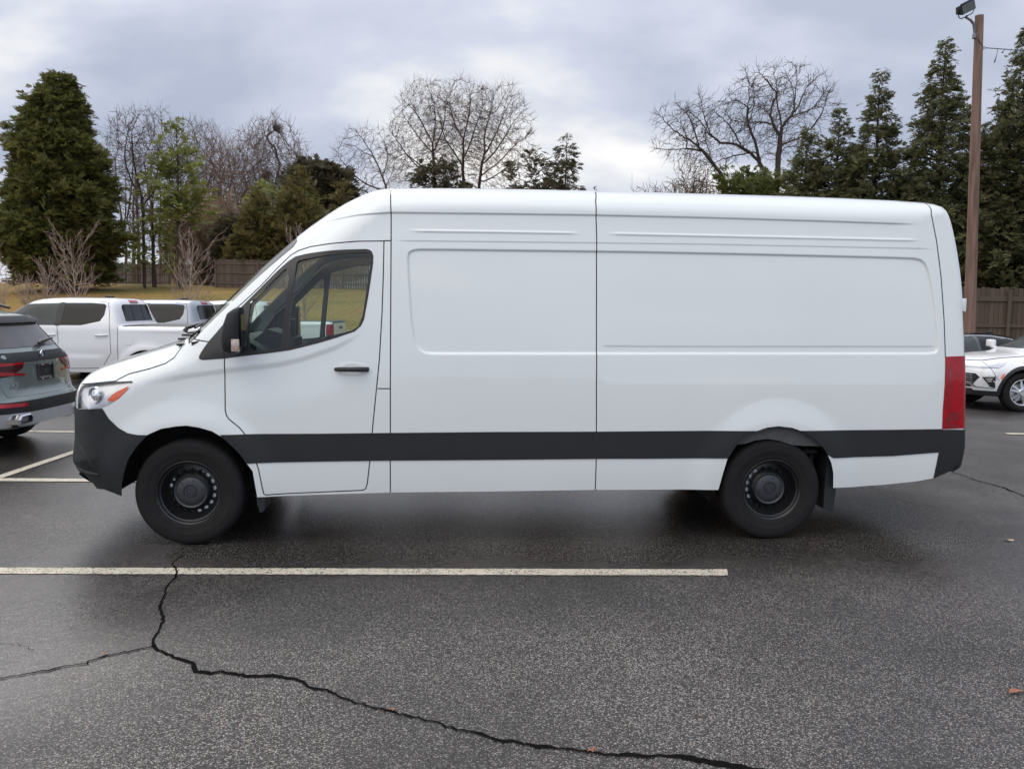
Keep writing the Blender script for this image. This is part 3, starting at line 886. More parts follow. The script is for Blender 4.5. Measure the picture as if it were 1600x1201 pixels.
                  (1.305, 2.133), (1.317, 2.101), (1.315, 2.046), (1.289, 1.858), (1.271, 1.748), (1.253, 1.647), (1.231, 1.601), (1.186, 1.56),
                  (1.054, 1.513), (0.924, 1.473), (0.735, 1.423), (0.561, 1.397), (0.41, 1.379), (0.276, 1.36), (0.131, 1.348), (0.101, 1.354)]}
crack([(-1.823, 4.138), (-1.669, 4.01), (-1.55, 3.947), (-1.496, 3.855), (-1.416, 3.837), (-1.393, 3.858), (-1.224, 3.808), (-1.121, 3.818), (-0.992, 3.788), (-0.911, 3.704), (-0.815, 3.669), (-0.709, 3.579), (-0.6, 3.523), (-0.51, 3.484), (-0.407, 3.436), (-0.321, 3.406), (-0.235, 3.343), (-0.113, 3.305), (-0.046, 3.25), (0.019, 3.252), (0.174, 3.202), (0.338, 3.172), (0.438, 3.156), (0.526, 3.153), (0.653, 3.156), (0.772, 3.122), (0.887, 3.084), (1.001, 3.051), (1.223, 2.987), (1.6, 2.9)], .014, .021, 1)
crack([(-1.823, 4.138), (-1.847, 4.194), (-1.886, 4.373), (-1.918, 4.51), (-2.0, 4.654), (-2.059, 4.83), (-2.124, 5.055), (-2.14, 5.213), (-2.198, 5.366), (-2.281, 5.499), (-2.276, 5.672)], .013, .006, 2)
crack([(-2.9, 3.5), (-2.515, 3.696), (-2.377, 3.76), (-2.293, 3.796), (-2.201, 3.848), (-2.059, 3.931), (-2.006, 4.015), (-1.917, 4.064), (-1.823, 4.138)], .019, .014, 3)
crack([(-2.691, 4.166), (-2.621, 4.16), (-2.526, 4.139), (-2.464, 4.117), (-2.385, 4.064)], .004, .003, 4)
crack([(4.78, 9.6), (4.846, 9.026), (4.869, 8.564), (4.946, 8.294), (4.931, 7.899), (5.011, 7.284), (5.3, 6.5)], .012, .012, 5)

# ---------------------------------------------------------------- wheels
def wheel(parent, c, rad, width, side, style, rim_r, rng=None):
    """wheel > tyre, rim pieces; c = centre, side -1 for the side facing -y"""
    s = side
    def Y(h): return s * h          # h counted outward from the wheel centre
    hw = width / 2
    g = Geo()                        # the wheel itself: barrel and disc
    rr = rim_r
    def lathe(G, prof, n=56, mi=0): G.lathe([(r, Y(h)) for r, h in prof], n, mi)
    if style == 'steel':
        lathe(g, [(rr + .012, hw * .86), (rr + .004, hw * .90), (rr - .006, hw * .84), (rr - .012, hw * .70), (rr - .022, hw * .66), (rr - .028, hw * .30), (rr - .03, -hw * .9)], 64)
        # disc with a ring of round slots
        R1, R0 = rr - .028, .112
        outer = [(R1 * math.cos(2 * math.pi * k / 72), R1 * math.sin(2 * math.pi * k / 72)) for k in range(72)]
        cons = [([(R0 * math.cos(2 * math.pi * k / 48), R0 * math.sin(2 * math.pi * k / 48)) for k in range(48)], True)]
        holes = []
        nh = 18
        for k in range(nh):
            a = 2 * math.pi * (k + .3) / nh
            h = []
            for j in range(10):
                t = 2 * math.pi * j / 10
                u, v = .0125 * math.cos(t), .0175 * math.sin(t)
                q = .156 + u
                h.append((q * math.cos(a) - v * math.sin(a), q * math.sin(a) + v * math.cos(a)))
            holes.append(h); cons.append((h, True))
        P, T = triangulate(outer, cons, .022)
        cc = P[T].mean(1)
        keep = np.hypot(cc[:, 0], cc[:, 1]) > R0
        for h in holes: keep &= ~in_poly(cc[:, 0], cc[:, 1], h)
        T = T[keep]
        r = np.hypot(P[:, 0], P[:, 1])
        hh = np.interp(r, [0, .112, .128, .146, .172, R1], [.052, .050, .042, .018, .006, .002])
        V = [(p[0], Y(h), p[1]) for p, h in zip(P, hh)]
        g.add(V, [tuple(t) if s < 0 else tuple(t[::-1]) for t in T])
        w = g.build('wheel', M['rim_black'], parent, angle=35, loc=c)
        d = Geo(); lathe(d, [(.06, -.004), (.172, -.004), (.176, -.01), (.176, -.03), (.06, -.03)], 48)
        d.build('brake_disc', M['rim_black'], w, angle=35)
        for a0, a1 in ((-80, 62), (148, 176)) if c[0] < 1 else ((112, 214),):  # bright arcs added behind the disc so that some slots show white
            d = Geo(); k = int((a1 - a0) / 6) + 1
            V = []
            for i in range(k):
                a = R(a0 + (a1 - a0) * i / (k - 1))
                for rr_ in (.138, .176): V.append((rr_ * math.cos(a), Y(.000), rr_ * math.sin(a)))
            d.add(V, [(2 * i, 2 * i + 1, 2 * i + 3, 2 * i + 2) for i in range(k - 1)])
            d.build('bright_arc', M['bright'], w)
        h = Geo()
        lathe(h, [(r * 1.16, hh) for r, hh in [(.104, .046), (.105, .058), (.101, .064), (.096, .060), (.090, .056), (.078, .066), (.052, .072), (.044, .072), (.040, .064), (.036, .064), (.034, .069), (0.0005, .071)]], 56)
        for k in range(6):
            a = 2 * math.pi * k / 6 + .25
            q = Matrix.Rotation(-a, 4, 'Y')
            h.box((.081, Y(.066), 0), (.020, .006, .007), .0015, 1, q)
        for k in range(3):
            a = math.pi / 2 + 2 * math.pi * k / 3
            h.prism([(.003 * math.cos(a + math.pi / 2), .003 * math.sin(a + math.pi / 2)), (.026 * math.cos(a), .026 * math.sin(a)), (.003 * math.cos(a - math.pi / 2), .003 * math.sin(a - math.pi / 2))], Y(.069), Y(.073), 0)
        h.lathe([(.029, Y(.0705)), (.030, Y(.074)), (.027, Y(.074)), (.026, Y(.0705))], 40)
        h.build('hub_cap', [M['hubcap'], M['dark']], w, angle=35)
    else:
        lathe(g, [(rr + .012, hw * .88), (rr + .004, hw * .92), (rr - .008, hw * .86), (rr - .016, hw * .70), (rr - .03, hw * .2), (rr - .03, -hw * .9)], 56)
        d = .5 * hw
        n = style if isinstance(style, int) else 5
        for k in range(n):
            for tw in (-.10, .10):
                a = 2 * math.pi * k / n + .3
                q = Matrix.Rotation(-a, 4, 'Y')
                w0, w1 = .020, .034
                p = [(.045, tw * .12 - w0), (.045, tw * .12 + w0), (rr - .012, tw * rr * 1.9 + w1 * .5), (rr - .012, tw * rr * 1.9 - w1 * .5)]
                v = [(x, Y(d + .03 - .03 * (x / rr)), z) for x, z in p] + [(x, Y(d - .02), z) for x, z in p]
                g.add(v, [(0, 1, 2, 3), (7, 6, 5, 4), (0, 4, 5, 1), (1, 5, 6, 2), (2, 6, 7, 3), (3, 7, 4, 0)], 0, q)
        lathe(g, [(.065, d - .02), (.065, d + .025), (.05, d + .036), (.03, d + .036), (.0005, d + .034)], 32)
        w = g.build('wheel', M['alloy'], parent, angle=35, loc=c)
        d2 = Geo(); lathe(d2, [(.05, .0), (.15, .0), (.155, -.02), (.05, -.02)], 40)
        lathe(d2, [(.02, -.03), (rr - .03, -.03)], 40, 1)
        d2.build('brake_disc', [M['bright'], M['dark']], w, angle=35)
    t = Geo()
    sh = rad - rim_r
    pr = [(rim_r, -hw * .8), (rim_r + .01, -hw * .92), (rim_r + sh * .45, -hw), (rad - .03, -hw * .94), (rad - .008, -hw * .80)]
    for k, (g0, g1) in enumerate(((-.62, -.56), (-.22, -.15), (.15, .22), (.56, .62))):
        pr += [(rad - .001, hw * (g0 - .02)), (rad - .009, hw * g0), (rad - .009, hw * g1), (rad - .001, hw * (g1 + .02))]
    pr += [(rad - .008, hw * .80), (rad - .022, hw * .90), (rad - .045, hw * .965), (rad - .048, hw * .962), (rim_r + sh * .55, hw), (rim_r + sh * .42, hw * .99), (rim_r + sh * .40, hw * .975), (rim_r + sh * .18, hw * .95), (rim_r + .018, hw * .93), (rim_r + .014, hw * .905), (rim_r, hw * .86)]
    lathe(t, pr, 72)
    t.build('tyre', M['tyre'], w, angle=30)
    return w

# ---------------------------------------------------------------- the cargo van
def build_van():
    D = VAN
    WB = 4.325
    feats = [f_recess(D['recess'][0], .014, .018),
             f_step(D['crease'], -.010, .013, .25), f_step(D['drip'], -.004, .010), f_step(D['belt'], -.004, .012, .05),
             f_ridge(D['ridges'][0], .007, .016), f_ridge(D['ridges'][1], .007, .016),
             f_flare(0, .385, .50, .70, .022), f_flare(WB + .02, .385, .50, .72, .020),
             f_step(D['door_crease'], -.009, .05, .25)]
    sh = Shell(D['prof'], D['wid'], feats)
    # windscreen: the band next to the outline between cowl and roof
    prof = sh.prof
    def windscreen(x, z):
        d, near = seg_dist(x, z, prof, True)
        return (near[:, 1] > 1.53) & (near[:, 0] > -.12) & (near[:, 0] < .80) & (near[:, 1] < 2.28) & (d < ws_w(near[:, 1]))
    def ws_w(z): return .115 + 0 * z
    i0 = [i for i in range(len(prof)) if 1.53 < prof[i, 1] < 2.28 and -.12 < prof[i, 0] < .80]
    t = np.gradient(prof[:, :2], axis=0); t /= np.linalg.norm(t, axis=1)[:, None]
    ws_line = [(prof[i, 0] + t[i, 1] * .115, prof[i, 1] - t[i, 0] * .115) for i in i0]
    ws_line = [(prof[i0[0], 0], prof[i0[0], 1])] + ws_line + [(prof[i0[-1], 0], prof[i0[-1], 1])]
    def hood(x, z):
        hl = np.array(D['hood_line'])
        zl = np.interp(x, hl[:, 0], hl[:, 1])
        return (z > zl) & (x < -.07) & (z < 1.56) & (z > 1.12)
    lines = [(D['recess'][0], True), (D['glass_front'], True), (D['glass_main'], True), (D['window_frame'], True),
             (D['headlamp'], True), (D['tail_lamp'], True), (D['bumper_f'], True), (D['bumper_r'], True), (D['clad'][0], True), (D['door'], True), (ws_line, False)]
    for k, w in ((0, .018),):
        p = np.array(D['recess'][k])
        for dd in (.006, .012, .018, .027):
            q = offset_line(np.vstack([p[-1:], p, p[:1]]), dd)[1:-1]
            q = [tuple(a) for a in q if in_poly([a[0]], [a[1]], p)[0]] or [tuple(a) for a in offset_line(np.vstack([p[-1:], p, p[:1]]), -dd)[1:-1] if in_poly([a[0]], [a[1]], p)[0]]
            lines.append((q, len(q) > 20))
    pr_ = np.vstack([p[-1:], p, p[:1]])
    for dd in (.008, .018):
        q = [tuple(a) for a in offset_line(pr_, dd)[1:-1]]
        if in_poly([q[5][0]], [q[5][1]], p)[0]: q = [tuple(a) for a in offset_line(pr_, -dd)[1:-1]]
        lines.append((q, True))
    for key, offs in (('crease', (-.022, -.012, -.0065, -.002, .002, .0065, .012, .022)), ('drip', (-.012, -.005, 0, .005, .012)), ('belt', (-.014, -.006, 0, .006, .014))):
        for o in offs: lines.append(([(x, z + o) for x, z in D[key]], False))
    for o in (-.025, -.014, -.005, .005, .014, .025): lines.append(([(x, z + o) for x, z in D['door_crease']], False))
    for rdg in D['ridges']:
        for o in (-.024, -.016, -.007, 0, .007, .016, .024): lines.append(([(x, z + o) for x, z in rdg], False))
    regions = [('quarter_glass', D['glass_front']), ('door_glass', D['glass_main']), ('window_frame', D['window_frame']),
               ('headlamp', D['headlamp']), ('tail_lamp', lambda x, z: in_poly(x, z, D['tail_lamp']) & (sh.half(x, z) > .70)), ('bumper_f', D['bumper_f']), ('bumper_r', D['bumper_r']),
               ('clad', D['clad'][0]), ('windscreen', windscreen), ('hood', hood), ('door', D['door'])]
    B = Body(sh, D['bottom'], lines, D['seams'], regions, step=.045, hw=.0042, depth=.010, zcut=.478)
    van = thing('cargo_van', 'long white high-roof cargo van with charcoal lower trim and black steel wheels', 'van', (-2.397, 6.869, 0), R(4.844))
    B.emit('body', 'body', [M['white'], M['gap']], van)
    B.emit('hood', 'hood', [M['white'], M['gap']], van)
    for sd in (-1, 1):
        d = B.emit('door', 'door', [M['white'], M['gap']], van, (sd,))
        fr = B.emit('window_frame', 'window_frame', M['frame'], d, (sd,), .002)
        B.emit('quarter_glass', 'quarter_window', M['glass'], d, (sd,), -.004)
        B.emit('door_glass', 'door_window', M['glass'], d, (sd,), -.006)
        # inside of the door and of the cab wall
        inner = B.emit(['door', 'window_frame'], 'door_lining', M['trim'], d, (sd,), -.045, zmin=.95)
        B.emit('clad', 'side_cladding', [M['plastic'], M['gap']], van, (sd,), .006)
        # lamp: bright bowl behind a clear lens
        hl = B.emit('headlamp', 'headlamp', M['bright'], van, (sd,), -.02)
        B.emit('headlamp', 'lens', M['lens'], hl, (sd,), .001)
        g = Geo()
        ctr = Vector((-.625, sd * (float(sh.half([-.625], [1.085])[0]) - .03), 1.09))
        q = Matrix.Translation(ctr) @ Matrix.Rotation(R(35) * sd, 4, 'Z')
        for (ra, a0) in ((.062, 0),):
            gg = Geo(); gg.lathe([(.064, .0), (.064, sd * .018), (.056, sd * .022), (.050, sd * .006), (.035, sd * .02), (.0005, sd * .028)], 32)
            g.add(gg.v, gg.f, 0, q)
        g.build('projector', M['chrome'], hl, angle=40)
        P, T = triangulate(densify(D['amber'], .02, True), [], .02)
        y = sd * (sh.half(P[:, 0], P[:, 1]) - .004)
        obj('turn_signal', np.stack([P[:, 0], y, P[:, 1]], 1), T if sd < 0 else T[:, ::-1], M['amber'], hl)
        tl = B.emit('tail_lamp', 'tail_lamp', M['red'], van, (sd,), .004)
        # darker inner pattern of the lamp
        for nm, poly in (('lamp_ribs', None),):
            V, F = [], []
            for k in range(17):
                z = 1.02 + k * .018
                for a, b in ((5.655, 5.69),):
                    for x in (a, b):
                        for dz_ in (0, .007):
                            V.append((x, sd * (float(sh.half([x], [z + dz_])[0]) + .006), z + dz_))
                    F.append((4 * k, 4 * k + 2, 4 * k + 3, 4 * k + 1))
            obj('lamp_ribs', V, F if sd < 0 else [f[::-1] for f in F], M['red2'], tl, smooth=False)
            band = [(5.668, .865), (5.70, .868), (5.765, .868), (5.765, .895), (5.69, .90), (5.72, .93), (5.765, .935), (5.765, .99), (5.70, 1.0), (5.66, .94)]
            P, T = triangulate(densify(band, .03, True), [], .03)
            y = sd * (sh.half(P[:, 0], P[:, 1]) + .006)
            obj('reversing_lens', np.stack([P[:, 0], y, P[:, 1]], 1), T if sd < 0 else T[:, ::-1], M['red2'], tl)
        # handle: recess pad with the bar over it
        hx0, hx1, hz = D['handle'][0][0], D['handle'][1][0], D['handle'][0][1]
        yy = -float(sh.half([(hx0 + hx1) / 2], [hz])[0])
        g = Geo()
        pts = [(hx0 + .012, -sd * (yy - .008), hz - .002), (hx0 + .03, -sd * (yy - .030), hz), (hx0 + .12, -sd * (yy - .038), hz + .001), (hx1 - .05, -sd * (yy - .036), hz + .001), (hx1 - .012, -sd * (yy - .022), hz + .001)]
        g.tube(pts, [.014, .0165, .017, .019, .013], 10)
        g.box((hx1 - .032, -sd * (yy - .012), hz), (.062, .03, .034), .01)
        hd = g.build('handle', M['plastic2'], d, angle=50)
        pad = []
        for k in range(28):
            a = 2 * math.pi * k / 28
            pad.append(((hx0 + hx1) / 2 + .005 + .118 * math.copysign(abs(math.cos(a)) ** .7, math.cos(a)), hz + .002 + .050 * math.copysign(abs(math.sin(a)) ** .8, math.sin(a))))
        P, T = triangulate(pad, [], .02)
        rr = np.hypot((P[:, 0] - (hx0 + hx1) / 2 - .005) / .118, (P[:, 1] - hz - .002) / .05)
        y = sd * (sh.half(P[:, 0], P[:, 1]) + .0015 + .003 * sstep(1, .75, rr) - .007 * sstep(.75, .2, rr))
        obj('handle_pocket', np.stack([P[:, 0], y, P[:, 1]], 1), T if sd < 0 else T[:, ::-1], M['white'], d)
    B.emit('windscreen', 'windscreen', M['glass'], van, off=-.004)
    B.emit('bumper_f', 'front_bumper', [M['plastic'], M['gap']], van, off=.006)
    B.emit('bumper_r', 'rear_bumper', [M['plastic'], M['gap']], van, off=.006)
    # bumper corner step and ribs, grille
    for sd in (-1, 1):
        def on(x, z, o=.0): return (x, sd * (float(sh.half([x], [z])[0]) + o), z)
        g = Geo()
        g.tube([on(-.87, .535, -.004), on(-.80, .53, .006), on(-.70, .522, .010), on(-.62, .52, .004)], [.016, .022, .022, .010], 8)
        g.tube([on(-.90, .80, -.004), on(-.82, .77, .0), on(-.74, .70, .002), on(-.68, .62, .002), on(-.64, .54, -.002)], [.006, .010, .012, .012, .006], 8)
        g.build('bumper_fin', M['plastic'], van, angle=60)
    end_patch(sh, [(-.52, .86), (.52, .86), (.60, 1.02), (.56, 1.12), (-.56, 1.12), (-.60, 1.02)], .3, -1.4, 'grille', M['plastic2'], van, off=.012)
    for z in (.91, .97, 1.03, 1.09):
        end_patch(sh, [(-.50, z - .008), (.50, z - .008), (.50, z + .008), (-.50, z + .008)], .3, -1.4, 'grille_bar', M['plastic'], van, off=.022, thick=.012)
    end_patch(sh, [(-.006, .56), (.006, .56), (.006, 2.55), (-.006, 2.55)], 5.0, 6.3, 'rear_door_gap', M['gap'], van, off=.002)
    end_patch(sh, [(-.26, .98), (.26, .98), (.26, 1.14), (-.26, 1.14)], 5.0, 6.3, 'number_plate_recess', M['plastic'], van, off=.006)
    # hinges on the rear doors
    for sd in (-1, 1):
        for z in (.80, 1.81):
            x0 = 5.725 if z > 1 else 5.765
            g = Geo()
            g.box((x0 + .05, sd * .895, z), (.06, .05, .095), .010)
            g.tube([(x0 + .085, sd * .90, z - .05), (x0 + .085, sd * .90, z + .05)], .014, 10)
            g.build('door_hinge', M['white'], van, angle=50)
    # mirrors
    for sd in (-1, 1):
        g = Geo()
        # housing lofted from rounded sections, z upward
        secs = [(1.405, .30, .37, 1.06, 1.20, .5), (1.43, .275, .395, 1.045, 1.235, 1), (1.50, .27, .40, 1.04, 1.25, 1), (1.60, .285, .405, 1.04, 1.25, 1), (1.68, .315, .41, 1.045, 1.245, 1), (1.708, .35, .41, 1.06, 1.23, 1), (1.725, .375, .405, 1.09, 1.20, .6)]
        n = 20; V, F = [], []
        for (z, xa, xb, ya, yb, _k) in secs:
            for k in range(n):
                a = 2 * math.pi * k / n
                cx, cy = math.copysign(abs(math.cos(a)) ** .6, math.cos(a)), math.copysign(abs(math.sin(a)) ** .7, math.sin(a))
                V.append(((xa + xb) / 2 + (xb - xa) / 2 * cx + .035, sd * ((ya + yb) / 2 + (yb - ya) / 2 * cy), z))
        for i in range(len(secs) - 1):
            for k in range(n): F.append((i * n + k, i * n + (k + 1) % n, (i + 1) * n + (k + 1) % n, (i + 1) * n + k))
        F.append(tuple(range(n - 1, -1, -1))); F.append(tuple((len(secs) - 1) * n + k for k in range(n)))
        g.add(V, F)
        mr = g.build('mirror', M['plastic'], van, angle=50)
        a = Geo()
        a.tube([(.40, sd * .955, 1.455), (.36, sd * 1.00, 1.45), (.35, sd * 1.09, 1.44)], [.045, .04, .035], 10)
        a.build('mirror_arm', M['plastic2'], mr, angle=50)
        a = Geo()
        # lamp let into the outer face near its lower rear corner
        a.box((.415, sd * 1.243, 1.468), (.055, .016, .085), .006)
        a.build('turn_signal', M['lamp_clear'], mr, angle=50)
        a = Geo(); a.box((.4445, sd * 1.145, 1.57), (.006, .12, .22), .002); a.build('mirror_glass', M['darkglass'], mr)
    # wheels, liners, flaps
    for ax, x in enumerate((0, WB)):
        for sd in (-1, 1):
            w = wheel(van, (x, sd * .845, .386), .386, .24, sd, 'steel', .226)
            w.rotation_euler = (0, 0, 0)
            g = Geo()
            pr = []
            for k in range(25):
                a = R((-12 if ax else 4) + (204 if ax else 170) * k / 24)
                pr.append((x + (.0 if ax == 0 else .02) + .505 * math.cos(a), .40 + .485 * math.sin(a)))
            V = [(p[0], sd * .925, p[1]) for p in pr] + [(p[0], sd * .52, p[1]) for p in pr]
            F = [(k, k + 1, 25 + k + 1, 25 + k) for k in range(24)] + [tuple(range(25, 50))]
            obj('wheel_well', V, F, M['dark'], van, smooth=False)
            xf = x + (.535 if ax == 0 else .50)
            g = Geo()
            if ax == 0: pl = [(xf - .095, .70), (xf - .05, .70), (xf - .012, .52), (xf - .002, .30), (xf - .012, .245), (xf - .04, .235), (xf - .06, .30), (xf - .075, .5)]
            else: pl = [(xf - .06, .645), (xf + .005, .640), (xf + .022, .60), (xf + .018, .44), (xf + .006, .215), (xf - .012, .200), (xf - .075, .235), (xf - .07, .44)]
            g.prism(pl, sd * .935, sd * .66)
            g.build('mud_flap', M['plastic2'], van)
    for sd in (-1, 1):
        up = [(3.93, .44)] + [(WB + .02 + .50 * math.cos(R(a)), .40 + .478 * math.sin(R(a))) for a in range(172, 4, -8)]
        poly = [(4.02, .735), (4.10, .742), (4.18, .768), (4.27, .780), (4.36, .768), (4.43, .745), (4.47, .732), (4.55, .727), (4.71, .722)]
        top = [(WB + .02 + .515 * math.cos(R(a)), .395 + .49 * math.sin(R(a))) for a in range(38, 150, 8)]
        g = Geo(); g.prism(poly + top, sd * .955, sd * .90); g.build('arch_liner', M['liner'], van)
        g = Geo(); g.box((4.66, sd * .80, .665), (.11, .12, .035), .008); g.box((4.69, sd * .8, .60), (.03, .05, .10), .005); g.build('bump_stop', M['dark'], van)
    # underside: floor, sills, axle, exhaust, tank
    g = Geo()
    g.box((2.16, 0, .56), (2.9, 1.86, .16), .01); g.box((.0, 0, .60), (1.35, 1.0, .10)); g.box((4.33, 0, .62), (1.3, 1.0, .10)); g.box((5.36, 0, .60), (.9, 1.8, .12))
    g.box((2.2, .42, .46), (4.6, .09, .12), .01); g.box((2.2, -.42, .46), (4.6, .09, .12), .01)
    g.box((-.62, 0, .52), (.30, 1.2, .12))
    g.tube([(4.325, -.75, .386), (4.325, .75, .386)], .045, 12); g.tube([(0, -.75, .34), (0, .75, .34)], .04, 12)
    g.box((1.5, -.1, .42), (1.1, .5, .22), .04); g.tube([(.6, .2, .38), (2.4, .22, .36), (4.0, .25, .40), (5.3, .6, .42)], .04, 10)
    g.box((.55, 0, .62), (.06, 1.7, .5)); g.box((3.80, 0, .58), (.03, 1.7, .34)); g.box((4.86, 0, .58), (.03, 1.7, .34)); g.box((-.56, 0, .62), (.03, 1.5, .5))
    g.build('underbody', M['dark'], van)
    # cab: floor, bulkhead, roof lining, dash, wheel, seats
    g = Geo(); g.box((1.05, 0, .70), (1.3, 1.84, .05)); g.box((1.80, 0, 1.45), (.04, 1.74, 1.6)); g.build('cab_floor', M['trim_dark'], van)
    g = Geo(); g.box((1.42, 0, 2.25), (.74, 1.60, .03), .01)
    g.build('roof_lining', M['headliner'], van)
    g = Geo()
    dp = [(.02, 1.47), (.20, 1.50), (.42, 1.475), (.56, 1.40), (.62, 1.30), (.60, 1.12), (.52, 1.0), (.42, .95), (.05, .95)]
    g.prism(dp, -.88, .88)
    for yc in (-.42, ): g.prism([(.40, 1.48), (.50, 1.56), (.60, 1.53), (.64, 1.42), (.56, 1.40)], yc - .2, yc + .2)
    g.box((.58, .03, 1.33), (.10, .34, .30), .02); g.box((.57, .03, 1.54), (.03, .26, .17), .01)
    g.build('dashboard', M['trim_dark'], van, angle=35)
    g = Geo()
    c = Vector((.78, -.42, 1.375)); ax = Vector((-.62, 0, .78)).normalized(); u = Vector((0, 1, 0)); v = ax.cross(u)
    ring = [c + (u * math.cos(2 * math.pi * k / 28) + v * math.sin(2 * math.pi * k / 28)) * .195 for k in range(29)]
    g.tube(ring, .016, 8, caps=False)
    for a in (0, math.pi, -math.pi / 2): g.tube([c, c + (u * math.cos(a) + v * math.sin(a)) * .19], .018, 6)
    g.tube([c - ax * -.02, c - ax * .05], .06, 12); g.tube([c - ax * -.0, c + Vector((-.28, 0, -.22))], .035, 8)
    g.build('steering_wheel', M['trim_dark'], van, angle=50)
    for yc in (-.45, .45):
        g = Geo()
        g.box((1.32, yc, 1.00), (.50, .50, .16), .05)
        q = Matrix.Translation((1.56, yc, 1.38)) @ Matrix.Rotation(R(14), 4, 'Y')
        g.box((0, 0, 0), (.13, .46, .66), .05, 0, q)
        g.box((.04, 0, .44), (.09, .27, .18), .035, 0, q)
        g.box((1.32, yc, .82), (.42, .40, .2), .02)
        g.build('seat', M['seat'], van, angle=50)
    # cowl and wipers at the foot of the windscreen
    g = Geo()
    for k in range(9):
        y = -.72 + .18 * k
        z = 1.505 - .10 * (abs(y) / .85) ** 2.4; x = -.115 + .13 * (abs(y) / .85) ** 2.6
        g.box((x, y, z + .008), (.16, .15, .016), .004)
    g.build('cowl_panel', M['plastic2'], van)
    for y0, y1 in ((-.62, .0), (.05, .62)):
        g = Geo()
        g.tube([(-.10, y0, 1.535), (-.085, y0, 1.56), (-.03, (y0 + y1) / 2, 1.60), (-.01, y1, 1.63)], [.02, .014, .010, .008], 8)
        g.tube([(-.03, y0 + .02, 1.565), (-.02, y1, 1.645)], .010, 6)
        g.build('wiper', M['frame'], van, angle=50)
    return van, sh

M['lamp_clear'] = mat('clear_amber_lens', (.50, .38, .32), .15, .3, coat=1, var=.5, scale=60)
van, van_shell = build_van()
# ---------------------------------------------------------------- other vehicles
def arch_pts(cx, cz, r, z0, n=14, rear_first=True):
    """wheel arch cut in a sill at z0, walked from the rear side over the top to the front side"""
    a0 = math.asin(max(-1, min(1, (z0 - cz) / r)))
    pts = [(cx + r * math.cos(a0 + (math.pi - 2 * a0) * k / n), cz + r * math.sin(a0 + (math.pi - 2 * a0) * k / n)) for k in range(n + 1)]
    return pts

def rect(x0, z0, x1, z1, c=.03):
    return [(x0 + c, z0), (x1 - c, z0), (x1, z0 + c), (x1, z1 - c), (x1 - c, z1), (x0 + c, z1), (x0, z1 - c), (x0, z0 + c)]

def common(root, sh, wb, wr, ww, hw, style, rim, zsill, track, xf=0):
    """wheels, wells and underside of a car"""
    for x in (xf, wb):
        for sd in (-1, 1):
            w = wheel(root, (x, sd * track, wr), wr, ww, sd, style, rim)
            w.rotation_euler = (0, R(23 + 31 * x + 17 * sd), 0)
            pr = [(x + (wr + .07) * math.cos(R(-15 + 210 * k / 18)), wr + .02 + (wr + .06) * math.sin(R(-15 + 210 * k / 18))) for k in range(19)]
            V = [(p[0], sd * (hw - .05), p[1]) for p in pr] + [(p[0], sd * (hw - .42), p[1]) for p in pr]
            obj('wheel_well', V, [(k, k + 1, 19 + k + 1, 19 + k) for k in range(18)] + [tuple(range(19, 38))], M['dark'], root, smooth=False)
    g = Geo()
    x0, x1 = sh.prof[:, 0].min(), sh.prof[:, 0].max()
    g.box(((xf + wb) / 2, 0, zsill + .06), (wb - xf - .95, hw * 2 - .12, .10)); g.box(((x0 + xf - wr) / 2, 0, zsill + .10), (xf - (x0 + wr) - .15, hw * 1.4, .10))
    g.box(((wb + wr + x1) / 2, 0, zsill + .10), (x1 - wb - wr - .15, hw * 1.5, .10)); g.box((xf, 0, wr + .06), (.8, hw * 1.05, .12)); g.box((wb, 0, wr + .06), (.8, hw * 1.05, .12))
    g.tube([(xf, -track, wr), (xf, track, wr)], .04, 8); g.tube([(wb, -track, wr), (wb, track, wr)], .04, 8)
    g.build('underbody', M['dark'], root)

def side_piece(sh, poly, name, m, parent, sides=(-1, 1), off=.004, step=.06):
    """piece lying on the side of a body; one mesh for each side"""
    P, T = triangulate(densify(poly, step, True), [], step)
    Nn = sh.normal(P[:, 0], P[:, 1])
    V = np.stack([P[:, 0], -sh.half(P[:, 0], P[:, 1]), P[:, 1]], 1) + Nn * off
    for sd in sides:
        W, n2 = V.copy(), Nn.copy()
        if sd > 0: W[:, 1] *= -1; n2[:, 1] *= -1
        obj(name, W, T if sd < 0 else T[:, ::-1], m, parent, normals=n2)

def side_mirror(root, x, y, z, m):
    for sd in (-1, 1):
        g = Geo()
        g.box((x, sd * (y + .12), z + .07), (.11, .20, .15), .035)
        g.box((x, sd * (y + .02), z), (.07, .12, .04), .01)
        g.build('mirror', m, root, angle=60)

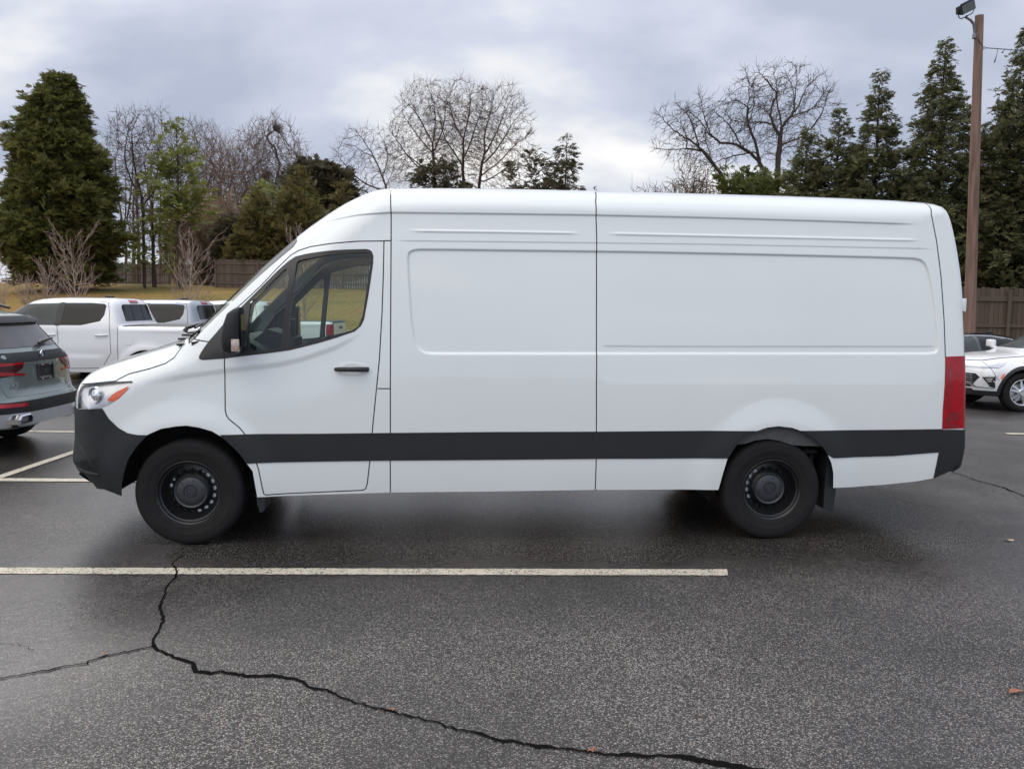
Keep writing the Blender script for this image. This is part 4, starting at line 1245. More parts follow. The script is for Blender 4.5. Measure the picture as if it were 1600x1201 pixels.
# ---- crew-cab pickup
def build_pickup(paint, tonneau):
    prof = [(-1.28, .15, .5, 2.4), (-1.35, .45, .5, 2.4), (-1.37, .80, .45, 2.4), (-1.35, 1.03, .40, 2.6), (-1.24, 1.12, .3, 3), (-.42, 1.19, .25, 3.5), (.10, 1.24, .25, 3), (.28, 1.30, .28, 2.8),
            (.86, 1.66, .26, 3), (1.08, 1.745, .16, 4), (1.45, 1.785, .15, 4.2), (2.35, 1.785, .15, 4.2), (2.58, 1.765, .12, 4.5), (2.66, 1.71, .10, 5), (2.70, 1.55, .10, 5), (2.76, 1.34, .08, 5), (2.78, 1.295, .05, 6),
            (2.84, 1.285, .035, 7), (3.4, 1.285, .03, 7), (4.36, 1.295, .03, 7), (4.46, 1.285, .05, 6), (4.48, 1.20, .08, 6), (4.475, .60, .08, 6), (4.46, .2, .08, 6)]
    wid = [(.2, .86), (.45, .90), (.7, .925), (.95, .935), (1.15, .925), (1.29, .90), (1.5, .80), (1.7, .71), (1.8, .68)]
    wb = 3.26
    feats = [f_flare(-.42, .40, .46, .62, .03), f_flare(wb, .40, .46, .62, .03), f_step([(-.3, 1.16), (1, 1.15), (4.4, 1.17)], -.012, .05, .3), f_step([(.5, .72), (2.6, .72)], .012, .06, .3)]
    sh = Shell(prof, wid, feats, smooth=1)
    z0 = .44
    bottom = [(4.4, .48), (3.75, .47)] + arch_pts(wb, .40, .46, .46) + [(2.7, z0), (.2, z0)] + arch_pts(-.42, .40, .46, .46) + [(-1.02, .44), (-1.27, .44)]
    w1 = [(.38, 1.27), (.96, 1.61), (1.08, 1.655), (1.62, 1.675), (1.60, 1.28)]
    w2 = [(1.72, 1.28), (1.74, 1.68), (2.2, 1.685), (2.44, 1.672), (2.48, 1.64), (2.47, 1.47), (2.41, 1.36), (2.08, 1.283)]
    pil = [(1.60, 1.28), (1.62, 1.675), (1.74, 1.68), (1.72, 1.28)]
    tail = rect(4.33, .86, 4.6, 1.22, .02)
    seams = [[(1.66, 1.27), (1.68, 1.0), (1.66, .60), (1.6, .50), (.5, .5), (.22, .62), (.18, .9), (.22, 1.18)],
             [(1.66, .5), (2.45, .52), (2.62, .80), (2.60, 1.2), (2.56, 1.50), (2.50, 1.70), (2.2, 1.725)], [(2.74, .52), (2.74, 1.26)], [(4.30, 1.27), (4.30, .6)]]
    def bedtop(x, z): return (z > 1.225) & (x > 2.80) & (seg_dist(x, z, sh.prof) < .016)
    regions = [('front_window', w1), ('rear_window', w2), ('pillar', pil), ('tail', tail), ('bedtop', bedtop), ('windscreen', lambda x, z: (seg_dist(x, z, sh.prof) < .13) & (z > 1.30) & (z < 1.70) & (x < 1.03)),
               ('bumper', lambda x, z: (z < .66) & (x > 3.86) & (x > 4.30))]
    B = Body(sh, bottom, [(w1, True), (w2, True), (tail, True)], seams, regions, step=.07, hw=.005, depth=.01, zcut=.44)
    root = thing('pickup_truck', None, 'pickup truck')
    B.emit('body', 'body', [paint, M['gap']], root)
    B.emit('bedtop', 'bed_cover', [tonneau, M['gap']], root)
    B.emit('bumper', 'rear_bumper', [M['chrome'], M['gap']], root, off=.02)
    for sd in (-1, 1):
        B.emit('front_window', 'side_window', M['midglass'], root, (sd,), -.003)
        B.emit('rear_window', 'side_window', M['darkglass'], root, (sd,), -.003)
        B.emit('pillar', 'window_pillar', M['plastic2'], root, (sd,), .001)
        B.emit('tail', 'tail_lamp', M['red'], root, (sd,), .005)
    B.emit('windscreen', 'windscreen', M['darkglass'], root, off=.003)
    end_patch(sh, [(-.58, 1.36), (.58, 1.36), (.56, 1.63), (.50, 1.665), (-.50, 1.665), (-.56, 1.63)], 2.3, 2.9, 'back_window', M['darkglass'], root, off=.006)
    for y in (-.22, .22): end_patch(sh, [(y - .006, 1.36), (y + .006, 1.36), (y + .006, 1.66), (y - .006, 1.66)], 2.3, 2.9, 'window_divider', M['plastic2'], root, off=.010)
    end_patch(sh, [(-.17, 1.70), (.17, 1.70), (.17, 1.745), (-.17, 1.745)], 2.2, 2.9, 'high_brake_light', M['red'], root, off=.02, thick=.03)
    end_patch(sh, [(-.70, .75), (.70, .75), (.70, 1.24), (-.70, 1.24)], 4.0, 4.7, 'tailgate', paint, root, off=.008)
    g = Geo(); g.box((4.505, 0, 1.13), (.02, .22, .06), .008); g.build('tailgate_handle', M['plastic2'], root)
    for x in (1.52, 2.45):
        for sd in (-1, 1):
            y = float(sh.half([x], [1.11])[0]); g = Geo()
            g.tube([(x - .11, sd * (y - .0), 1.105), (x - .08, sd * (y + .03), 1.108), (x + .08, sd * (y + .03), 1.112), (x + .11, sd * y, 1.112)], .015, 8)
            g.build('handle', paint, root, angle=60)
    c = [(2.93 + .085 * math.copysign(abs(math.cos(k * .224)) ** .8, math.cos(k * .224)), 1.02 + .085 * math.copysign(abs(math.sin(k * .224)) ** .8, math.sin(k * .224))) for k in range(28)]
    side_piece(sh, c, 'fuel_door', paint, root, (-1,), .006, .04)
    for x in (-.42, wb):
        ring = arch_pts(x, .40, .50, .46, 16) + arch_pts(x, .40, .458, .46, 16)[::-1]
        side_piece(sh, ring, 'arch_trim', paint, root, (-1, 1), .018, .05)
    side_piece(sh, rect(-1.32, .88, -1.04, 1.02, .03), 'headlamp', M['chrome'], root, (-1, 1), .006)
    end_patch(sh, [(-.62, .62), (.62, .62), (.66, 1.02), (-.66, 1.02)], -.1, -1.7, 'grille', M['plastic2'], root, off=.012)
    side_mirror(root, .50, .88, 1.30, paint)
    g = Geo(); g.box((2.2, 0, 1.805), (.16, .07, .035), .012); g.build('roof_antenna', M['plastic2'], root, angle=50)
    common(root, sh, wb, .385, .25, .90, 6, .235, .42, .79, -.42)
    return root
p1 = build_pickup(M['white2'], M['plastic2'])
p1.location = (-9.86, 15.93, 0); p1.rotation_euler = (0, 0, R(.8))
tag(p1, 'white crew-cab pickup truck parked directly behind the nose of the van', group='parked pickup trucks')
p2 = build_pickup(M['silver_blue'], M['plastic2'])
p2.location = (-9.62, 18.95, -.02); p2.rotation_euler = (0, 0, R(.8))
tag(p2, 'silver-blue pickup truck parked between the two white pickups', group='parked pickup trucks')
p3 = copy_tree(p1)
p3.location = (-8.95, 21.75, -.02); p3.rotation_euler = (0, 0, R(-.5))
tag(p3, 'white pickup truck farthest back, its tailgate seen through the van cab windows', group='parked pickup trucks')

# ---- grey-green SUV seen from behind
def build_suv_grey():
    prof = [(-.72, .12, .5, 2.4), (-.82, .45, .5, 2.4), (-.84, .75, .45, 2.4), (-.76, .95, .4, 2.6), (-.5, 1.03, .3, 3), (.3, 1.08, .3, 3), (.62, 1.13, .3, 2.8), (1.25, 1.52, .28, 3), (1.6, 1.645, .2, 4), (2.2, 1.675, .18, 4.2), (2.8, 1.65, .18, 4.2),
            (3.15, 1.61, .16, 4), (3.34, 1.57, .16, 3.8), (3.40, 1.535, .18, 3.6), (3.45, 1.46, .24, 3.4), (3.66, 1.20, .30, 3.2), (3.72, 1.145, .32, 3.2), (3.76, 1.07, .34, 3.2), (3.775, .90, .36, 3.2), (3.80, .72, .36, 3.2), (3.86, .66, .34, 3.2), (3.885, .55, .34, 3.2), (3.86, .38, .34, 3.2), (3.80, .15, .34, 3.2)]
    wid = [(.2, .86), (.4, .90), (.65, .935), (.9, .945), (1.08, .925), (1.2, .88), (1.4, .77), (1.55, .69), (1.7, .66)]
    wb = 2.865
    feats = [f_flare(0, .36, .42, .56, .02), f_flare(wb, .36, .42, .56, .02), f_step([(-.4, .97), (3.7, 1.02)], -.012, .04, .3), f_step([(.4, .52), (2.4, .55)], .015, .06, .3)]
    sh = Shell(prof, wid, feats, smooth=1)
    bottom = [(3.84, .33), (3.35, .33)] + arch_pts(wb, .37, .42, .35) + [(2.4, .30), (.5, .30)] + arch_pts(0, .37, .42, .35) + [(-.5, .30), (-.76, .33)]
    win = [(.85, 1.12), (1.35, 1.46), (1.6, 1.53), (2.6, 1.53), (3.05, 1.46), (3.28, 1.32), (3.2, 1.20), (2.9, 1.15), (1.4, 1.11)]
    lamp = [(3.46, 1.03), (3.60, 1.06), (3.9, 1.03), (3.9, .88), (3.72, .885), (3.55, .98)]
    def clad(x, z):
        return ((z < .42)) & (x < 3.45) | (np.hypot(x, z - .37) < .47) & (z < .85) | (np.hypot(x - wb, z - .37) < .47) & (z < .85)
    seams = [[(1.75, 1.12), (1.77, .6), (1.7, .45), (.9, .44), (.66, .6), (.66, 1.05)], [(1.75, .45), (2.3, .47), (2.5, .72), (2.68, .95), (2.7, 1.15)],
             [(3.44, 1.06), (3.40, 1.10)]]
    B = Body(sh, bottom, [(win, True), (lamp, True), ([(.45, .42), (2.42, .42)], False)] + [([(.47 * math.cos(R(a)) + cx, .37 + .47 * math.sin(R(a))) for a in range(-5, 186, 8)], False) for cx in (0, wb)], seams, [('window', win), ('lamp', lambda x, z: in_poly(x, z, lamp) & (sh.half(x, z) > .80)), ('windscreen', lambda x, z: (seg_dist(x, z, sh.prof) < .13) & (z > 1.14) & (z < 1.54) & (x < 1.5)), ('clad', clad)], step=.065, hw=.005, depth=.01, zcut=.33)
    root = thing('sport_utility_car', 'grey-green SUV parked tail-on beside the front bumper of the van', 'SUV', (-9.27, 9.74, 0), R(.8))
    B.emit('body', 'body', [M['grey_paint'], M['gap']], root)
    B.emit('clad', 'lower_cladding', [M['plastic'], M['gap']], root, off=.006)
    B.emit('windscreen', 'windscreen', M['darkglass'], root, off=.003)
    for sd in (-1, 1):
        B.emit('window', 'side_window', M['darkglass'], root, (sd,), -.002)
        tl = B.emit('lamp', 'tail_lamp', M['tail_dark'], root, (sd,), .006)
        for (za, zb, zc, zd) in ((1.00, 1.025, 1.035, 1.05), (.915, .90, .955, .965)):
            po = [(sd * .90, za + .01), (sd * .40, zb), (sd * .40, zb + .018), (sd * .90, zc + .02)]
            if sd < 0: po = po
            end_patch(sh, po if sd > 0 else po[::-1], 3.0, 4.2, 'light_bar', M['red'], tl, off=.018, thick=.012, step=.04)
        end_patch(sh, [(sd * .42, .985), (sd * .62, .90), (sd * .89, .885), (sd * .89, 1.035), (sd * .62, 1.05), (sd * .39, 1.04)][::sd], 3.0, 4.2, 'lamp_housing', M['tail_dark'], tl, off=.012, thick=.012, step=.04)
        end_patch(sh, [(sd * .52, .565), (sd * .86, .575), (sd * .86, .615), (sd * .52, .605)][::sd], 3.0, 4.2, 'reflector', M['red'], root, off=.018, step=.04)
        # exhaust finisher
        yc = sd * .62
        g = Geo()
        oc = [(yc - .13, .385), (yc + .13, .385), (yc + .145, .44), (yc + .10, .487), (yc - .10, .487), (yc - .145, .44)]
        ic = [(yc + (p - yc) * .82, .436 + (q - .436) * .72) for p, q in oc]
        n = 6
        V = [(3.885, p, q) for p, q in oc] + [(3.90, p, q) for p, q in ic] + [(3.74, p, q) for p, q in oc] + [(3.76, p, q) for p, q in ic]
        for k in range(n):
            j = (k + 1) % n
            g.f += [(k, j, n + j, n + k), (2 * n + j, 2 * n + k, k, j)[::1], (n + k, n + j, 3 * n + j, 3 * n + k)]; g.m += [0, 0, 1]
        g.f.append(tuple(3 * n + k for k in range(n))); g.m.append(1)
        g.v = V
        g.build('exhaust_tip', [M['chrome'], M['plastic2']], root)
    ep = lambda poly, nm, m, off=.006, thick=.008, step=.06: end_patch(sh, poly, 3.0, 4.2, nm, m, root, off, thick, step)
    ep([(-.70, .675), (.70, .675), (.74, .80), (.70, 1.04), (-.70, 1.04), (-.74, .80)], 'tailgate', M['grey_paint'], .004, .004)
    rw = ep([(-.66, 1.205), (.66, 1.205), (.60, 1.36), (.54, 1.475), (-.54, 1.475), (-.60, 1.36)], 'back_window', M['hazeglass'])
    ep([(-.585, 1.478), (.585, 1.478), (.54, 1.555), (-.54, 1.555)], 'roof_spoiler', M['plastic2'], .05, .06)
    g = Geo(); g.tube([(3.69, .06, 1.235), (3.685, .10, 1.25), (3.655, .42, 1.285)], [.018, .026, .010], 8); g.build('wiper', M['frame'], root, angle=50)
    ep([(-.87, 1.055), (-.62, 1.155), (.62, 1.155), (.87, 1.055), (.40, 1.045), (-.40, 1.045)], 'tailgate_band', M['plastic'], .005, .006)
    def rx(y, z):
        a, b = 3.0, 4.2
        for _ in range(40):
            c = (a + b) / 2
            if float(sh.half([c], [z])[0]) > abs(y) and in_poly([c], [z], np.vstack([sh.prof[:, :2], [[3.8, -1], [-1, -1]]]))[0]: a = c
            else: b = c
        return a
    x = rx(0, 1.11)
    g = Geo()
    q = Matrix.Translation((x + .012, 0, 1.115)) @ Matrix.Rotation(R(98), 4, 'Y')
    gg = Geo(); gg.lathe([(.0005, .006), (.031, .005)], 32, 0, 'z'); 
    n = 32
    for k in range(32):
        a0, a1 = 2 * math.pi * k / 32, 2 * math.pi * (k + 1) / 32
        quad = (k // 8) % 2
        g.add([(0, 0, .008), (.029 * math.cos(a0), .029 * math.sin(a0), .007), (.029 * math.cos(a1), .029 * math.sin(a1), .007)], [(0, 1, 2)], 1 + quad, q)
    gg = Geo(); gg.lathe([(.029, .006), (.030, .010), (.041, .010), (.043, .007), (.043, .0), (.029, .0)], 40, 0, 'z')
    g.add(gg.v, gg.f, 0, q)
    gg = Geo(); gg.lathe([(.0425, .004), (.043, .011), (.046, .008), (.046, .0)], 40, 0, 'z'); g.add(gg.v, gg.f, 3, q)
    g.build('emblem', [M['black_paint'], M['emblem_white'], M['emblem_blue'], M['chrome']], root)
    x = rx(0, .92) + .012
    g = Geo()
    for (a, b, c, d) in ((-.17, .82, .17, .845), (-.17, .985, .17, 1.01), (-.17, .845, -.145, .985), (.145, .845, .17, .985)): g.box((x, (a + c) / 2, (b + d) / 2), (.03, c - a, d - b), .004)
    g.box((x - .008, 0, .915), (.014, .30, .15), 0, 1)
    g.box((x + .0, 0, .915), (.008, .07, .03), .003, 0)
    for yy in (-.08, .08): g.box((x + .008, yy, .997), (.016, .03, .012), 0, 2); g.box((x + .008, yy, .833), (.016, .03, .012), 0, 2)
    g.build('plate_frame', [M['black_paint'], M['plastic'], M['silverplastic']], root)
    yy = -.60; x = rx(yy, .795)
    ang = math.atan2(rx(yy + .05, .795) - rx(yy - .05, .795), .1)
    m4 = Matrix.Translation((x + .008, yy, .795)) @ Matrix.Rotation(-ang, 4, 'Z') @ Matrix.Rotation(R(90), 4, 'Z') @ Matrix.Rotation(R(90), 4, 'X')
    text_mesh('X3', .085, 'model_badge', M['chrome'], root, Matrix.Translation((.006, 0, 0)) @ m4, .004)
    ep([(-.88, .49), (.88, .49), (.89, .625), (-.89, .625)], 'bumper_insert', M['plastic'], .012)
    ep([(-.80, .35), (.80, .35), (.84, .50), (.5, .495), (-.5, .495), (-.84, .50)], 'skid_plate', M['silverplastic'], .014)
    for sd in (-1, 1):
        g = Geo(); g.tube([(1.2, sd * .60, 1.65), (1.4, sd * .60, 1.70), (2.2, sd * .60, 1.72), (2.9, sd * .60, 1.68), (3.05, sd * .60, 1.64)], .018, 8); g.build('roof_rail', M['plastic2'], root, angle=60)
    side_piece(sh, [(-.78, .80), (-.30, .90), (-.32, .97), (-.70, .95)], 'headlamp', M['chrome'], root, (-1, 1), .006)
    end_patch(sh, [(-.42, .55), (.42, .55), (.45, .90), (-.45, .90)], .3, -1.2, 'grille', M['plastic2'], root, off=.012)
    side_mirror(root, .98, .87, 1.13, M['grey_paint'])
    common(root, sh, wb, .36, .25, .93, 5, .245, .29, .81)
    return root
M['tail_dark'] = mat('smoked_red_lens', (.055, .008, .010), .25, coat=.25, spec=.3, var=.3, scale=14)
M['hazeglass'] = mat('streaked_back_glass', (.10, .095, .10), .10, var=.35, scale=1.6)
M['emblem_blue'] = mat('emblem_blue', (.05, .22, .62), .3, coat=1, var=.05)
M['emblem_white'] = mat('emblem_white', (.8, .8, .82), .3, coat=1, var=.03)
suv_grey = build_suv_grey()

# ---- white crossover at the right
def build_suv_white():
    prof = [(-.80, .10, .55, 2.3), (-.90, .32, .55, 2.3), (-.935, .50, .55, 2.3), (-.93, .68, .52, 2.3), (-.88, .84, .48, 2.4), (-.74, .93, .38, 2.7), (-.40, .98, .30, 3), (.05, 1.02, .30, 3), (.22, 1.06, .32, 2.8),
            (.95, 1.42, .30, 2.9), (1.28, 1.52, .22, 3.6), (1.9, 1.56, .18, 4), (2.4, 1.53, .18, 4), (2.9, 1.42, .2, 3.6), (3.30, 1.22, .25, 3.2), (3.52, 1.10, .3, 3), (3.60, 1.0, .3, 3), (3.64, .7, .3, 3), (3.62, .45, .3, 3), (3.5, .12, .3, 3)]
    wid = [(.15, .84), (.35, .87), (.6, .905), (.85, .91), (1.0, .89), (1.15, .84), (1.4, .72), (1.6, .64)]
    wb = 2.70
    feats = [f_flare(0, .34, .40, .56, .025), f_flare(wb, .34, .40, .56, .025), f_step([(-.5, .86), (.5, .88), (3.4, .98)], -.012, .04, .3), f_step([(.4, .50), (2.3, .54)], .015, .06, .3)]
    sh = Shell(prof, wid, feats, smooth=1)
    bottom = [(3.55, .30), (3.15, .28)] + arch_pts(wb, .35, .40, .30) + [(2.25, .24), (.45, .24)] + arch_pts(0, .35, .40, .30) + [(-.46, .27), (-.85, .27)]
    win = [(.62, 1.05), (1.14, 1.37), (1.42, 1.44), (2.2, 1.45), (2.75, 1.36), (3.1, 1.18), (2.9, 1.10), (1.4, 1.05)]
    def clad(x, z):
        return ((z < .36)) | (np.hypot(x, z - .35) < .455) & (z < .85) | (np.hypot(x - wb, z - .35) < .455) & (z < .85)
    seams = [[(1.72, 1.06), (1.74, .6), (1.68, .4), (.9, .4), (.62, .6), (.62, 1.0)], [(1.72, .42), (2.2, .44), (2.4, .72), (2.5, .95), (2.5, 1.12)], [(-.62, .86), (-.50, .60), (-.44, .55)], [(-.90, .875), (-.6, .885), (-.3, .93), (.05, .96), (.25, .98)]]
    ws = lambda x, z: (seg_dist(x, z, sh.prof) < .16) & (z > 1.09) & (z < 1.47) & (x < 1.25)
    i0 = [i for i in range(len(sh.prof)) if .99 < sh.prof[i, 1] < 1.50 and -.2 < sh.prof[i, 0] < 1.35]
    t = np.gradient(sh.prof[:, :2], axis=0); t /= np.linalg.norm(t, axis=1)[:, None]
    wl_ = [(sh.prof[i, 0] + t[i, 1] * .16, sh.prof[i, 1] - t[i, 0] * .16) for i in i0]
    rings = [([(.455 * math.cos(R(a)) + cx, .35 + .455 * math.sin(R(a))) for a in range(-5, 186, 8)], False) for cx in (0, wb)]
    B = Body(sh, bottom, [(win, True), (wl_, False), ([(.1, 1.09), (.9, 1.09)], False), ([(-.90, .36), (-.45, .36)], False), ([(.44, .36), (2.26, .36)], False), ([(3.15, .36), (3.6, .36)], False)] + rings, seams, [('window', win), ('windscreen', ws), ('clad', clad)], step=.06, hw=.005, depth=.01, zcut=.27)
    root = thing('crossover_car', 'white crossover car facing left with silver alloy wheel and black arch trim', 'car', (8.93, 15.46, 0), R(1.0))
    B.emit('body', 'body', [M['white2'], M['gap']], root)
    B.emit('clad', 'lower_cladding', [M['plastic2'], M['gap']], root, off=.008)
    B.emit('windscreen', 'windscreen', M['palescreen'], root, off=.002)
    for sd in (-1, 1):
        B.emit('window', 'side_window', M['darkglass'], root, (sd,), -.002)
    hl = lambda poly, nm, m, off=.006: side_piece(sh, poly, nm, m, root, (-1, 1), off, .02)
    hl([(-.90, .775), (-.60, .80), (-.40, .845), (-.27, .865), (-.36, .805), (-.44, .775), (-.62, .77)], 'headlamp', M['lampglass'], .010)
    hl([(-.90, .768), (-.44, .768), (-.43, .778), (-.90, .778)], 'lamp_trim', M['chrome'], .016)
    hl([(-.68, .60), (-.52, .62), (-.485, .42), (-.56, .44)], 'fog_lamp_recess', M['plastic2'], .010)
    hl([(-.64, .585), (-.56, .60), (-.55, .52), (-.60, .52)], 'fog_lamp', M['chrome'], .016)
    hl([(-.84, .50), (-.74, .42), (-.50, .405), (-.485, .418), (-.72, .438), (-.82, .52)], 'bumper_trim', M['chrome'], .018)
    hl([(-.435, .585), (-.395, .66), (-.355, .68), (-.40, .585)], 'side_marker', M['amber'], .018)
    gp = lambda poly, nm, m, off: end_patch(sh, poly, .3, -1.3, nm, m, root, off, .01, .05)
    gp([(-.62, .42), (.62, .42), (.76, .60), (.70, .66), (-.70, .66), (-.76, .60)], 'grille', M['plastic2'], .008)
    for k in range(5):
        z = .46 + .04 * k; gp([(-.66, z), (.66, z), (.68, z + .012), (-.68, z + .012)], 'grille_bar', M['chrome'], .016)
    side_mirror(root, .48, .85, 1.06, M['white2'])
    common(root, sh, wb, .342, .225, .90, 5, .222, .24, .785)
    return root
M['palescreen'] = mat('windscreen_glass', (.10, .115, .12), .05, var=.45, scale=1.4)
M['lampglass'] = mat('bright_lamp_glass', (.62, .65, .70), .15, .35, coat=1, var=.25, scale=12)
suv_white = build_suv_white()

# ---- low saloon behind it
def build_saloon(paint, step=.08):
    prof = [(-.80, .10, .5, 2.4), (-.92, .42, .5, 2.4), (-.90, .66, .45, 2.4), (-.70, .78, .35, 2.8), (.2, .88, .3, 3), (.55, .92, .3, 2.8), (1.25, 1.24, .28, 3), (1.6, 1.31, .2, 4), (2.1, 1.325, .18, 4), (2.6, 1.27, .2, 3.8), (3.2, 1.08, .25, 3.2), (3.5, 1.0, .25, 3.2), (3.72, .97, .25, 3.2), (3.80, .80, .25, 3.2), (3.80, .45, .25, 3.2), (3.7, .12, .25, 3.2)]
    wid = [(.15, .84), (.4, .89), (.65, .92), (.85, .91), (.95, .87), (1.15, .74), (1.35, .62)]
    wb = 2.83
    sh = Shell(prof, wid, [f_flare(0, .34, .40, .55, .02), f_flare(wb, .34, .40, .55, .02), f_step([(-.4, .76), (3.6, .80)], -.012, .05, .3)], smooth=1)
    bottom = [(3.7, .28), (3.3, .25)] + arch_pts(wb, .35, .40, .28) + [(2.35, .20), (.45, .20)] + arch_pts(0, .35, .40, .28) + [(-.5, .24), (-.82, .26)]
    w1 = [(.80, .93), (1.32, 1.19), (1.55, 1.235), (1.72, 1.245), (1.72, .94)]
    w2 = [(1.80, .94), (1.80, 1.247), (2.1, 1.24), (2.5, 1.18), (2.95, 1.02), (2.85, .96)]
    B = Body(sh, bottom, [(w1, True), (w2, True)], [[(1.76, .93), (1.78, .5), (1.7, .34), (.9, .34), (.64, .5), (.64, .9)], [(1.76, .36), (2.2, .38), (2.45, .6), (2.6, .94)]],
             [('window', w1), ('window_b', w2), ('windscreen', lambda x, z: (seg_dist(x, z, sh.prof) < .13) & (z > .95) & (z < 1.27) & (x < 1.5)), ('back_window', lambda x, z: (seg_dist(x, z, sh.prof) < .12) & (z > 1.03) & (z < 1.27) & (x > 2.4))], step=step, hw=.005, zcut=.26)
    root = thing('saloon_car', None, 'car')
    B.emit('body', 'body', [paint, M['gap']], root)
    for sd in (-1, 1):
        B.emit('window', 'side_window', M['midglass'], root, (sd,), -.002); B.emit('window_b', 'side_window', M['darkglass'], root, (sd,), -.002)
        tr = [(.74, .925), (1.30, 1.205), (1.55, 1.255), (1.85, 1.265), (2.15, 1.258), (2.55, 1.195), (3.02, 1.02)]
        g = Geo(); g.tube([(x, sd * (float(sh.half([x], [z])[0]) + .002), z) for x, z in tr], .010, 6); g.build('window_trim', M['chrome'], root, angle=60)
    B.emit('windscreen', 'windscreen', M['darkglass'], root, off=.003); B.emit('back_window', 'back_window', M['darkglass'], root, off=.003)
    side_piece(sh, [(-.84, .62), (-.40, .70), (-.42, .76), (-.76, .72)], 'headlamp', M['lampglass'], root)
    side_piece(sh, [(3.42, .80), (3.76, .82), (3.76, .92), (3.5, .93)], 'tail_lamp', M['red'], root)
    side_mirror(root, .86, .84, .94, paint)
    g = Geo(); g.box((2.45, 0, 1.32), (.16, .05, .04), .012); g.build('roof_antenna', M['plastic2'], root, angle=50)
    common(root, sh, wb, .335, .23, .90, 5, .22, .21, .79)
    return root
bl = build_saloon(M['black_paint'])
bl.location = (8.35, 18.95, -.05); bl.rotation_euler = (0, 0, R(1))
tag(bl, 'black low saloon car behind the white crossover, chrome strip along its windows', group=None)
far = build_saloon(M['slate_paint'], .14)
far.location = (-54.2, 91, terrain_z(-53, 91) + .0); far.rotation_euler = (0, 0, R(12)); far.scale = (1, 1, 1)
tag(far, 'small slate-grey car parked far away past the big evergreen at the left edge')
# ---------------------------------------------------------------- trees
def bark(name, col, var=.3, stretch=(6, 6, 1)):
    return mat(name, col, .9, var=var, scale=5, bump=.5, bscale=22, spec=.15, stretch=stretch)
M['bark_grey'] = bark('grey_bark', (.105, .085, .072))
M['bark_brown'] = bark('brown_bark', (.075, .056, .044))
M['bark_dark'] = bark('dark_bark', (.075, .060, .050))
M['twig_grey'] = mat('grey_twigs', (.135, .098, .076), .9, var=.25, scale=3, spec=.1)
M['twig_brown'] = mat('brown_twigs', (.20, .138, .095), .9, var=.3, scale=2, spec=.1)
M['twig_dark'] = mat('dark_twigs', (.085, .068, .058), .9, var=.3, scale=3, spec=.1)
M['twig_tan'] = mat('tan_twigs', (.30, .215, .145), .9, var=.3, scale=2, spec=.1)
M['twig_red'] = mat('reddish_twigs', (.30, .19, .165), .9, var=.3, scale=2, spec=.1)
M['twig_pale'] = mat('pale_twigs', (.36, .30, .26), .9, var=.2, scale=2, spec=.1)
def leafmat(name, col, var=.5):
    m = mat(name, col, .6, var=var, scale=.9, island=var, spec=.3)
    n, l = m.node_tree.nodes, m.node_tree.links
    b = n['Principled BSDF']
    t = n.new('ShaderNodeBsdfTranslucent')
    if b.inputs['Base Color'].links: l.new(b.inputs['Base Color'].links[0].from_socket, t.inputs[0])
    mx = n.new('ShaderNodeMixShader'); mx.inputs[0].default_value = .38
    l.new(b.outputs[0], mx.inputs[1]); l.new(t.outputs[0], mx.inputs[2])
    l.new(mx.outputs[0], n['Material Output'].inputs[0])
    return m
M['leaf_ever'] = leafmat('evergreen_needles', (.165, .172, .056))
M['leaf_cedar'] = leafmat('cedar_sprays', (.165, .172, .083))
M['leaf_bronze'] = leafmat('bronzed_sprays', (.185, .162, .062))
M['leaf_pine'] = leafmat('pine_needles', (.26, .285, .09))
M['leaf_dark'] = leafmat('dark_pine_needles', (.115, .105, .065))
M['leaf_shrub'] = leafmat('shrub_leaves', (.125, .145, .045))
M['leaf_brown'] = leafmat('dry_brown_leaves', (.13, .085, .055))

def tubes_mesh(segs, name, m, parent, n=4):
    """tapered prisms for (p0, p1, r0, r1)"""
    A = np.array([s[0] for s in segs]); Bp = np.array([s[1] for s in segs])
    r0 = np.array([s[2] for s in segs]); r1 = np.array([s[3] for s in segs])
    t = Bp - A; t /= np.maximum(1e-9, np.linalg.norm(t, axis=1))[:, None]
    ref = np.where(np.abs(t[:, 2:3]) > .9, np.array([[1., 0, 0]]), np.array([[0, 0, 1.]]))
    a = np.cross(t, ref); a /= np.linalg.norm(a, axis=1)[:, None]
    b = np.cross(t, a)
    k = len(segs)
    V = np.empty((k, 2, n, 3))
    for i in range(n):
        th = 2 * math.pi * i / n
        d = a * math.cos(th) + b * math.sin(th)
        V[:, 0, i] = A + d * r0[:, None]; V[:, 1, i] = Bp + d * r1[:, None]
    base = (np.arange(k) * 2 * n)[:, None]
    F = []
    for i in range(n):
        j = (i + 1) % n
        F.append(base + np.array([[i, j, n + j, n + i]]))
    F = np.concatenate(F)
    return fast_mesh(name, V.reshape(-1, 3), F, m, parent, True)

def fast_mesh(name, V, F, m, parent, smooth=False):
    me = bpy.data.meshes.new(name)
    nf, s = F.shape
    me.vertices.add(len(V)); me.vertices.foreach_set('co', np.asarray(V, np.float32).ravel())
    me.loops.add(nf * s); me.loops.foreach_set('vertex_index', np.asarray(F, np.int32).ravel())
    me.polygons.add(nf)
    me.polygons.foreach_set('loop_start', np.arange(nf, dtype=np.int32) * s)
    try: me.polygons.foreach_set('loop_total', np.full(nf, s, np.int32))
    except Exception: pass
    if smooth: me.polygons.foreach_set('use_smooth', np.ones(nf, bool))
    me.materials.append(m)
    me.update(calc_edges=True); me.validate()
    o = bpy.data.objects.new(name, me); COL.objects.link(o)
    if parent is not None: o.parent = parent
    return o

def rot_about(v, axis, ang):
    return v * math.cos(ang) + axis.cross(v) * math.sin(ang) + axis * axis.dot(v) * (1 - math.cos(ang))

